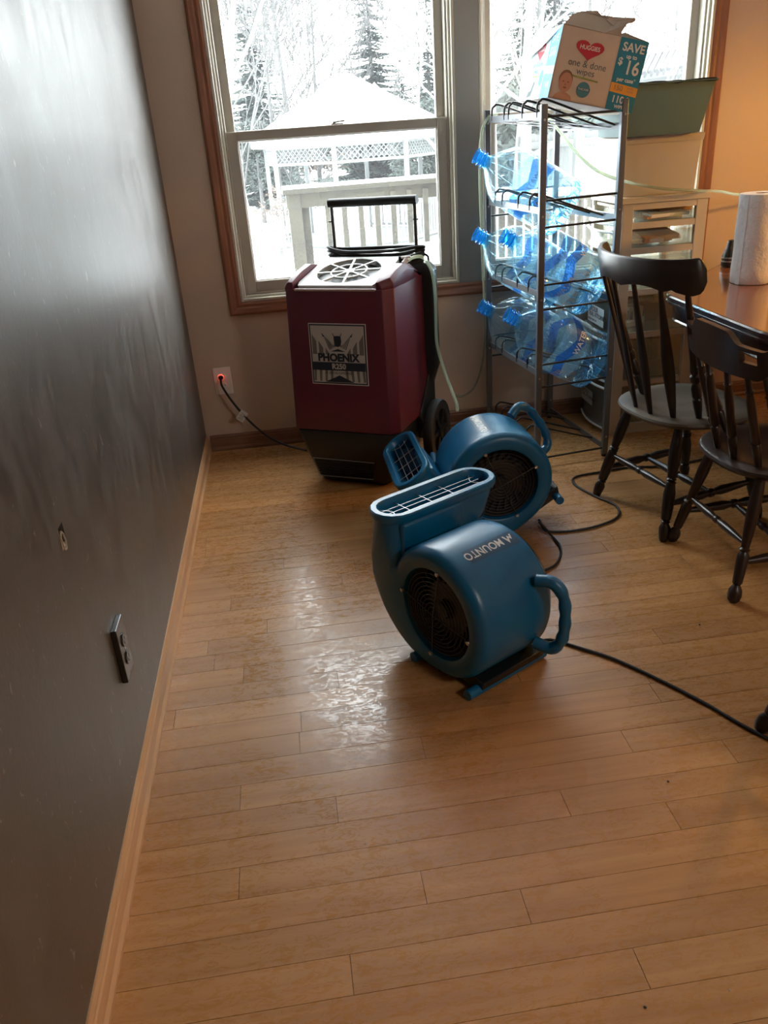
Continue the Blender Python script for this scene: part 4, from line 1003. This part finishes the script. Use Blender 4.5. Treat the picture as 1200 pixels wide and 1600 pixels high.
def chair_b(loc, rz, label):
    r = empty('dining_chair', loc, rz); tag(r, label, 'chair', 'dark chairs round the table')
    Z = .43
    legs(r, .215, -.215, .215, .22, Z-.02, LEGB, M_DARKW2)
    seat_mesh(.235, .225, Z, 0).build('seat', M_DARKW2, r, smooth=40)
    def base(a): return V((-.18*math.cos(a), .195*math.sin(a), Z-.004))
    ZT = .765
    for a in (-1.15, -.72, -.26, .26, .72, 1.15):
        p0 = base(a); p1 = V((-.195-.055*math.cos(a), .232*math.sin(a), ZT))
        turned(p0, p1, [(0, .010), (.03, .013), (.06, .015), (.065, .011), (.07, .015), (.12, .0135), (.18, .0135), (.2, .011), (.205, .014), (.21, .010), (.27, .009)]).build('spindle', M_DARKW2, r, smooth=35)
    # broad curved crest with hand slots: upper bar, lower bar and the blocks between the slots
    def seg(t0, t1, zb, zt, n=20, name='crest_rail', cap=True):
        rings = []
        for i in range(n+1):
            t = t0+(t1-t0)*i/n; a = (2*t-1)*1.38; e = abs(2*t-1)
            c = V((-.205-.062*math.cos(a), .236*math.sin(a), 0)); nr = V((-math.cos(a)*.236, math.sin(a)*.062, 0)).normalized()
            b0, b1 = zb(e), zt(e); lean = .20; w_ = .010
            rings.append([c-nr*w_+V((-lean*(b0-.83), 0, b0)), c+nr*w_+V((-lean*(b0-.83), 0, b0)), c+nr*w_+V((-lean*(b1-.83), 0, b1)), c-nr*w_+V((-lean*(b1-.83), 0, b1))])
        return rings
    ztop = lambda e: .860-.030*min(1, max(0, (e-.30)/.12))-.012*e+.014*max(0, (e-.85)/.15)
    zbot = lambda e: .735+.030*max(0, (e-.72)/.28)**1.5-.012*(1-e)
    sl0, sl1 = (lambda e: .778), (lambda e: .810)
    S0, S1 = .13, .27      # slot extent in t
    mb = MB()
    mb.loft(seg(0, S0, zbot, ztop, 6)); mb.loft(seg(S1, 1-S1, zbot, ztop, 20)); mb.loft(seg(1-S0, 1, zbot, ztop, 6))
    for a, b_ in ((S0, S1), (1-S1, 1-S0)):
        mb.loft(seg(a, b_, zbot, sl0, 8)); mb.loft(seg(a, b_, sl1, ztop, 8))
    mb.build('crest_rail', M_DARKW2, r, smooth=45)
    return r
chair_a((1.944, 2.749, 0), .196, 'black spindle back chair with scalloped crest rail beside the bottle rack')
cb_ = chair_b((2.02, 2.262, 0), .0, 'brown black chair with hand slots in its crest nearest the air movers')
cc = copy_tree(cb_); cc['label'] = 'dark chair at the right edge of the view, only one foot showing'
cc.location = (1.584+.196, 1.483-.225, 0); cc.rotation_euler = (0, 0, PI/2)

# ------------------------------------------------------------------ loose cords on the floor
def cord(name, label, pts, r_, mt, cat='cord', n=10):
    o = MB().tube(spline(pts, n), r_, 8).build(name, mt, smooth=50); tag(o, label, cat); return o
def gl(px, py, z=.006):
    d = FWD + RIGHT*((px-600)/FPX) - UP*((py-800)/FPX); t = (z-EYE.z)/d.z; return EYE+d*t
cord('extension_cord', 'black cord snaking from the nearer air mover to the right edge of the floor', [gl(842, 1003, .03), gl(862, 1000), gl(905, 1012), gl(960, 1030), gl(1030, 1062), gl(1100, 1098), gl(1160, 1133), gl(1240, 1175), gl(1330, 1220)], .0048, M_RUBBER, 'power cord')
cord('extension_cord', 'black cord looping over the floor from the farther air mover to the chairs', [gl(842, 812, .02), gl(856, 830), gl(905, 828), gl(945, 818), gl(966, 806), gl(962, 790), gl(930, 775), gl(898, 757), gl(900, 745), gl(940, 737), gl(985, 730), gl(1040, 728), gl(1105, 716), gl(1160, 700)], .0048, M_RUBBER, 'power cord')
cord('extension_cord', 'black cord curling down between the two blue air movers', [gl(842, 815, .05), gl(860, 835, .012), gl(874, 852), gl(876, 868), gl(866, 884), gl(845, 893)], .0048, M_RUBBER, 'power cord')
# clear tubing along the windows
cord('clear_tubing', 'pale clear tubing hanging down the mullion left of the bottle rack', [(1.52, 3.90, 1.475), (1.475, 3.88, 1.465), (1.44, 3.87, 1.40), (1.43, 3.87, 1.25), (1.437, 3.88, 1.0), (1.445, 3.88, .75), (1.450, 3.88, .60), (1.452, 3.89, .46), (1.44, 3.93, .30), (1.40, 3.94, .20), (1.345, 3.945, .165), (1.30, 3.95, .17)], .0055, M_HOSE, 'tubing')
cord('clear_tubing', 'pale clear tubing sagging from the rack past the white bin to the right wall', [at(858, 186, 3.80), at(880, 212, 3.72), at(905, 243, 3.66), at(935, 268, 3.60), at(975, 283, 3.565), at(1030, 294, 3.54), at(1090, 298, 3.55), at(1125, 299, 3.70), at(1160, 304, 3.80), at(1230, 296, 3.88), at(1300, 288, 3.93)], .0065, M_HOSE, 'tubing')
# crumbs on the floor
M_CRUMB = mat('crumb', (.5, .42, .3), .8)
CRL = ['pale crumb on the floor below the nearer air mover, right of two', 'pale crumb on the floor below the nearer air mover, left of two', 'dark speck on the floor beyond the long black cord at right', 'dark speck on the floor below the long black cord at right', 'pale crumb on the floor near the bottom right corner', 'dark speck on the floor at the bottom edge of the view', 'pale crumb on the floor beside the left baseboard']
for i, (px, py, mt, s_) in enumerate([(620, 1313, M_CRUMB, .0025), (571, 1318, M_CRUMB, .0025), (1093, 976, M_BLACK, .0035), (1044, 1221, M_BLACK, .003), (1140, 1547, M_CRUMB, .0025), (1008, 1574, M_BLACK, .003), (231, 1312, M_CRUMB, .003)]):
    o = MB().lathe([(-s_*.5, s_*.6), (s_*.2, s_), (s_*.8, s_*.4)], (0, 0, 0), (0, 0, 1), 7).build('crumb', mt); o.location = gl(px, py, s_*.5)
    tag(o, CRL[i], 'crumb', 'specks on the floor')

# ------------------------------------------------------------------ outdoors
GZ = -.75
gnd = MB(); NX, NY = 40, 40
gv = []
for j in range(NY+1):
    for i in range(NX+1):
        x = -45+95*i/NX; y = 4.3+(j/NY)**1.6*95; gv.append(V((x, y, GZ+.05*math.sin(x*.9+y*.4)+(.03*(y-10) if y > 10 else 0)*.5)))
gnd.add(gv, [(j*(NX+1)+i, j*(NX+1)+i+1, (j+1)*(NX+1)+i+1, (j+1)*(NX+1)+i) for j in range(NY) for i in range(NX)])
struct(gnd.build('snow_ground', M_SNOW, smooth=60))
def gz(x, y): return GZ+(.015*(y-10) if y > 10 else 0)

# deck railing seen through the left window
RY = 5.5
rl = empty('deck_railing', at(455, 430, RY)); ro2 = rl.location.copy(); tag(rl, 'weathered wooden deck railing with spaced balusters outside the left window', 'railing')
a, b_ = at(446, 303, RY)-ro2, at(700, 283, RY+.05)-ro2; a.z = b_.z = (a.z+b_.z)/2
b_ = b_+(b_-a)*.12
MB().bar(a+V((-.02, 0, .012)), b_+V((0, 0, .012)), .13, .028).build('cap_rail', M_OLDW, rl, bevel=.003)
MB().bar(a+V((-.02, 0, .036)), b_+V((0, 0, .036)), .12, .02).build('snow_cap', M_SNOW, rl, bevel=.008)
MB().bar(a+V((.0, -.02, -.045)), b_+V((0, -.02, -.045)), .035, .085).build('top_rail', M_OLDW, rl, bevel=.003)
MB().bar(a+V((.05, 0, 0)), a+V((.05, 0, -2.05)), .085, .085, (1, 0, 0)).build('post', M_OLDW, rl, bevel=.004)
MB().bar(a+V((.118, .03, 0)), a+V((.118, .03, -2.05)), .022, .05, (1, 0, 0)).build('post', M_OLDW, rl, bevel=.004)
for i in range(11):
    x = a.x+.26+.107*i; ln_ = .36 if i < 8 else .62
    MB().bar((x, a.y, a.z-.03), (x, a.y, a.z-ln_), .034, .034, (1, 0, 0)).build('baluster', M_OLDW, rl)
# second run of railing outside the right window
r2_ = empty('deck_railing', (2.0, 5.15, GZ)); tag(r2_, 'snow topped deck railing with close slats outside the right window', 'railing'); r2o = r2_.location.copy()
a, b_ = at(752, 318, 5.1)-r2o, at(985, 302, 5.2)-r2o
MB().bar(a, b_, .12, .03).build('cap_rail', M_OLDW, r2_, bevel=.003)
MB().bar(a+V((0, 0, .035)), b_+V((0, 0, .035)), .13, .045).build('snow_cap', M_SNOW, r2_, bevel=.015)
for i in range(17):
    p = a.lerp(b_, (i+.4)/17); MB().bar(p+V((0, .03, -.01)), p+V((0, .03, -1.0)), .036, .034, (1, 0, 0)).build('slat', M_OLDW, r2_)

# white board fence beyond the right window
fy = 11.0
fn_ = empty('board_fence', at(880, 290, fy)); fo = fn_.location.copy(); tag(fn_, 'white vertical board fence with a diagonal brace beyond the right window', 'fence')
t0, t1 = at(812, 216, fy)-fo, at(1010, 200, fy+.6)-fo; zb = at(880, 296, fy).z-fo.z
n = 30
for i in range(n):
    p = t0.lerp(t1, i/(n-1)); d = (t1-t0)/(n-1)
    h_ = p.z+(.04 if i % 2 else .02)
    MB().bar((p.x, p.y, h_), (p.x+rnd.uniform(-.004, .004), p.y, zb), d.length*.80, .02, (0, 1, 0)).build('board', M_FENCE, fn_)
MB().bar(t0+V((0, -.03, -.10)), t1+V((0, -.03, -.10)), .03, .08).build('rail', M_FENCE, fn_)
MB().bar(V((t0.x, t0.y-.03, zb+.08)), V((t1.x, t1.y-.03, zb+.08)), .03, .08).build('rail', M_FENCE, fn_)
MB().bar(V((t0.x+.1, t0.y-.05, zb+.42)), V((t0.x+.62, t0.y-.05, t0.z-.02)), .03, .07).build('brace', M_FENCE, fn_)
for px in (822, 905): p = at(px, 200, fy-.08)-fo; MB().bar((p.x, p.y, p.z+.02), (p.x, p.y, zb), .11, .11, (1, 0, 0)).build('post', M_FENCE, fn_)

# gazebo
GY = 16.0
gc = at(548, 225, GY+1.6); gc.z = gz(0, GY); gz0 = gc.z
gzb = empty('gazebo', gc); tag(gzb, 'white wooden gazebo with lattice frieze and snow covered roof', 'gazebo')
eav = at(548, 214, GY).z-gz0; apx = at(540, 118, GY+1.6).z-gz0
RG = 1.78; NG = 8; aoff = PI/8+.12
def gp(i, R_, z): a = aoff+2*PI*i/NG; return V((R_*math.cos(a), R_*math.sin(a), z))
for i in range(NG):
    p0, p1 = gp(i, RG*1.18, eav), gp(i+1, RG*1.18, eav); ap = V((0, 0, apx))
    MB().loft([[p0, p1, ap], [p0+V((0, 0, .07)), p1+V((0, 0, .07)), ap+V((0, 0, .07))]]).build('roof_panel', M_SNOW, gzb)
    MB().bar(gp(i, RG*1.16, eav-.05), gp(i+1, RG*1.16, eav-.05), .03, .11).build('fascia', M_WPAINT, gzb)
    MB().bar(gp(i, RG, .0), gp(i, RG, eav), .085, .085, (1, 0, 0)).build('post', M_WPAINT, gzb)
    a, b_ = gp(i, RG, 0), gp(i+1, RG, 0); L_ = (b_-a).length; d = (b_-a)/L_
    zt, zl = eav-.12, eav-.40
    lt = MB().bar(a+V((0, 0, zt)), b_+V((0, 0, zt)), .03, .05).bar(a+V((0, 0, zl)), b_+V((0, 0, zl)), .03, .05)
    n_ = int(L_/.10)
    for k_ in range(-2, n_+1):
        for s_ in (1, -1):
            x0 = k_*.10; x1 = x0+.28; xa, xb = (x0, x1) if s_ > 0 else (x1, x0)
            za, zc_ = zl, zt; f0, f1 = 0, 1
            lo_, hi_ = min(xa, xb), max(xa, xb)
            if lo_ < 0 or hi_ > L_:
                continue
            lt.bar(a+d*xa+V((0, 0, za)), a+d*xb+V((0, 0, zc_)), .012, .028, d.cross(V((0, 0, 1))))
    lt.build('lattice_panel', M_WPAINT, gzb)
    if i != 1:
        for z in (.16, .90): MB().bar(a+V((0, 0, z)), b_+V((0, 0, z)), .05, .06).build('rail', M_WPAINT, gzb)
        bl = MB()
        for k_ in range(1, 12): bl.bar(a+d*(L_*k_/12)+V((0, 0, .16)), a+d*(L_*k_/12)+V((0, 0, .90)), .035, .035, (1, 0, 0))
        tag(bl.build('balusters', M_WPAINT, gzb), kind='stuff')
MB().loft([[gp(i, RG*1.03, z) for i in range(NG)] for z in (-.02, .10)]).build('floor_deck', M_WPAINT, gzb)

# neighbour's snowy roof, right
nr = empty('neighbour_house', at(1040, 200, 24)); no_ = nr.location.copy(); tag(nr, 'low neighbouring house with a snow covered tiled roof at the right', 'house')
e0, e1 = at(985, 128, 22)-no_, at(1110, 108, 23)-no_; r0, r1 = at(1000, 96, 26)-no_, at(1130, 70, 27)-no_
MB().loft([[e0, e1, r1, r0], [p+V((0, 0, .12)) for p in (e0, e1, r1, r0)]]).build('roof', M_NROOF, nr)
for k_ in range(14):
    t = k_/13; a = e0.lerp(e1, t)+V((0, 0, .12)); b_ = r0.lerp(r1, t)+V((0, 0, .12)); MB().tube([a, b_], .09, 6).build('roof_ridge', M_NROOF, nr, smooth=60)
MB().loft([[e0+V((0, .3, -2)), e1+V((0, .3, -2)), r1+V((0, 0, -4)), r0+V((0, 0, -4))], [e0+V((0, .3, 0)), e1+V((0, .3, 0)), r1, r0]]).build('wall', M_FENCE, nr)

# trees
def bare_tree(label, base, h, r0, lean=(0, 0), seed=1, mt=None, depth=4, spread=.55, nb=7, first=.25):
    mt = mt or M_BARK; g = random.Random(seed); root = empty('bare_tree', base); tag(root, label, 'tree', 'leafless trees beyond the windows')
    top = V((lean[0], lean[1], h)); tr = MB()
    mid = top*.5+V((g.uniform(-.1, .1), g.uniform(-.1, .1), 0)); path = spline([V((0, 0, -.3)), mid, top], 6); n = len(path)
    tr.tube(path, [r0*(1-.85*i/(n-1)) for i in range(n)], 8); tr.build('trunk', mt, root, smooth=60)
    br = MB()
    def grow(p, d, L_, r_, dep):
        q_ = p; pts = [p]; dd = d.copy()
        for k_ in range(3):
            dd = (dd+V((g.uniform(-.22, .22), g.uniform(-.22, .22), g.uniform(-.05, .22)))).normalized(); q_ = q_+dd*L_/3; pts.append(q_)
        r_ = max(r_, .012); br.tube(pts, [r_, r_*.85, r_*.7, r_*.5], 4 if dep < 3 else 5, caps=False)
        if dep > 0:
            for k_ in range(g.choice((2, 3, 3))):
                s_ = pts[g.choice((1, 2, 2, 3))]; nd = (dd+V((g.uniform(-1, 1), g.uniform(-1, 1), g.uniform(-.2, .7)))*spread*1.3).normalized()
                grow(s_, nd, L_*g.uniform(.5, .75), r_*.55, dep-1)
    for k_ in range(nb):
        t = first+(1-first)*k_/nb; i = int(t*(n-1)); p = path[i]; a = g.uniform(0, 2*PI)
        grow(p, V((math.cos(a), math.sin(a)*.6, g.uniform(.35, 1.0))).normalized(), h*.30*(1.15-t*.6), r0*.42*(1-.6*t), depth-1)
    br.build('branches', mt, root, smooth=60)
    return root
def fir(label, base, h, r_, seed=1, mt=None, dens=1.0, snow=True, group='evergreens beyond the windows'):
    mt = mt or M_FIR; g = random.Random(seed); root = empty('evergreen_tree', base); tag(root, label, 'tree', group)
    MB().tube([(0, 0, -.3), (0, 0, h*.98)], [h*.018, .01], 6).build('trunk', M_BARKD, root, smooth=60)
    f_ = MB(); sn = MB(); nl = int(62*dens)
    for L_ in range(nl):
        t = L_/nl; z0_ = h*(.06+.92*t); R_ = r_*(1-t)**.85*g.uniform(.6, 1.1)+.04
        nb = max(3, int((9-5*t)))
        for k_ in range(nb):
            z = z0_+g.uniform(-.02, .02)*h
            a = 2*PI*(k_+g.random()*.6)/nb; d = V((math.cos(a), math.sin(a), 0)); s2 = V((-d.y, d.x, 0)); RR = R_*g.uniform(.7, 1.15)
            n_ = max(3, int(RR/.16)); tipz = -.28*RR
            for q_ in range(n_):
                u = (q_+.4)/n_; p = V((0, 0, z))+d*(RR*u)+V((0, 0, tipz*u+.18*RR*u*u)); w_ = RR*.24*(1.15-u)+.04
                for s_ in (-1, 1):
                    e = p+s2*(s_*w_)+d*(w_*.8)+V((0, 0, -.35*w_*g.uniform(.4, 1.4)))
                    f_.add([p, p+d*(w_*.35), e+V((0, 0, .01)), p+d*(-w_*.12)+s2*(s_*w_*.45)+V((0, 0, -w_*.3))], [(0, 1, 2, 3)])
            tip = V((0, 0, z))+d*RR+V((0, 0, tipz*.8)); f_.add([tip, tip-d*.12+s2*.04, tip-d*.12-s2*.04], [(0, 1, 2)])
    tag(f_.build('foliage', mt, root), kind='stuff')
    return root
def shrub(name, label, base, rx, rz_, seed, mt, n=1400, cat='shrub', group=None):
    g = random.Random(seed); root = empty(name, base); tag(root, label, cat, group); f_ = MB()
    for i in range(n):
        a, b2 = g.uniform(0, 2*PI), g.uniform(-.2, 1)*PI/2; rr = g.uniform(.45, 1.0)**.5
        p = V((rx*rr*math.cos(a)*math.cos(b2), rx*.6*rr*math.sin(a)*math.cos(b2), rz_*.5+rz_*.55*rr*math.sin(b2)))
        d = V((g.uniform(-1, 1), g.uniform(-1, 1), g.uniform(-.3, 1))).normalized(); e = d.orthogonal().normalized(); L_ = rx*.11
        f_.add([p-e*L_*.25, p+e*L_*.25, p+d*L_], [(0, 1, 2)])
    MB().tube([(0, 0, -.2), (0, 0, rz_*.7)], [.08, .03], 6).build('stem', M_BARKD, root)
    tag(f_.build('foliage', mt, root), kind='stuff'); return root
def B(px, y): p = at(px, 300, y); return V((p.x, y, gz(p.x, y)))
bare_tree('tall pale bare birch at the left edge of the left window', B(386, 14), 9.5, .17, (-.9, .3), 3, nb=12, first=.2, depth=5)
bare_tree('slender bare tree between the birch and the gazebo roof', B(470, 24), 8.0, .09, (-.3, 0), 8, M_BARKD, nb=11, first=.2, depth=5)
bare_tree('grey bare tree just left of the gazebo roof', B(500, 27), 6.4, .08, (.3, 0), 12, M_BARKD, nb=11, first=.15, depth=5)
bare_tree('bare grey tree leaning in at the right of the left window', B(712, 20), 9.0, .11, (-.5, 0), 15, M_BARKD, nb=10, first=.3, depth=4)
bare_tree('leftmost pale trunk seen in the right window', B(772, 15), 10.0, .11, (-.0, 0), 21, nb=11, first=.15, depth=5)
bare_tree('second pale trunk seen in the right window leaning right', B(800, 15.5), 10.0, .10, (.9, 0), 25, nb=11, first=.15, depth=5)
bare_tree('slim bare tree above the wipes carton', B(905, 24), 9.5, .08, (.2, 0), 33, M_BARKD, nb=9, first=.3, depth=4)
bare_tree('young bare tree with many fine twigs left of the birch fork', B(360, 18), 7.5, .07, (.4, 0), 51, M_BARKD, nb=13, first=.1, depth=5, spread=.6)
bare_tree('twiggy bare tree whose crown fills the gap behind the gazebo left eave', B(440, 21), 5.6, .07, (.1, 0), 57, M_BARKD, nb=14, first=.1, depth=5, spread=.65)
bare_tree('thin bare tree at the far right of the left window', B(668, 27), 8.2, .07, (-.2, 0), 61, M_BARKD, nb=12, first=.2, depth=5)
bare_tree('twiggy bare tree right of the two pale trunks', B(838, 19), 8.0, .08, (.2, 0), 67, M_BARKD, nb=13, first=.15, depth=5, spread=.6)
bare_tree('bushy bare tree over the neighbouring snowy roof', B(1035, 34), 7.6, .10, (0, 0), 41, M_BARKD, nb=13, first=.25, depth=5, spread=.7)
fir('tall dense spruce behind the birch at the left', B(415, 26), 7.2, 1.7, 2)
fir('slender spruce rising behind the gazebo roof', B(592, 30), 8.3, 1.9, 4)
fir('short spruce right of the gazebo roof', B(632, 31), 4.3, 1.5, 5)
fir('spruce at the right edge of the left window', B(676, 24), 6.0, 1.2, 6)
fir('tall spruce behind the carton in the right window', B(860, 26), 7.8, 2.1, 9)
fir('spruce behind the pale trunks in the right window', B(815, 28), 6.4, 2.0, 10)
fir('wide spruce low behind the gazebo posts', B(585, 26), 2.9, 2.2, 11)
shrub('cedar_hedge', 'dark cedar hedge behind the birch trunk left of the gazebo', B(408, 22), 1.15, 2.3, 1, M_SHRUB, 2600)
shrub('cedar_hedge', 'dark cedar hedge behind the right end of the gazebo', B(684, 23), 1.3, 2.5, 6, M_SHRUB, 2200)
shrub('brush_thicket', 'brown winter brush behind the gazebo', B(500, 30), 3.2, 1.9, 2, M_BROWNB, 2200)
shrub('snowy_bush', 'low twiggy bush beside the railing post', B(428, 9), .34, 1.65, 3, M_BROWNB, 520)
shrub('dark_thicket', 'dark thicket above the white fence', B(860, 18), 2.6, 2.6, 4, M_SHRUB, 3200)
shrub('dark_thicket', 'dark thicket above the right end of the white fence', B(960, 19), 2.4, 2.3, 5, M_BROWNB, 2600)

# ------------------------------------------------------------------ lamp over the dining table (just out of view, right)
lp = empty('pendant_lamp', (3.35, 2.75, 1.62)); tag(lp, 'warm pendant lamp over the dining table, out of view', 'lamp')
M_SHADE = transl('cream_shade', (.8, .6, .35), .6, .5)
MB().lathe([(.0, .20), (.02, .205), (.16, .09), (.18, .03)], n=28, caps=False).build('lamp_shade', M_SHADE, lp, smooth=60)
MB().tube([(0, 0, .17), (0, 0, .83)], .004, 6).build('cord', M_BLACK, lp)
M_BULB = mat('bulb', (1, .8, .5), .5); nb = M_BULB.node_tree.nodes['Principled BSDF']; nb.inputs['Emission Color'].default_value = (1, .55, .18, 1); nb.inputs['Emission Strength'].default_value = 8
MB().lathe([(.03, .005), (.04, .028), (.07, .035), (.10, .025), (.13, .014)], n=16).build('bulb', M_BULB, lp, smooth=60)
pl2 = bpy.data.lights.new('bulb_light', 'POINT'); pl2.energy = 38; pl2.color = (1, .50, .08); pl2.shadow_soft_size = .06
po2 = bpy.data.objects.new('bulb_light', pl2); C.objects.link(po2); po2.parent = lp; po2.location = (0, 0, .0)
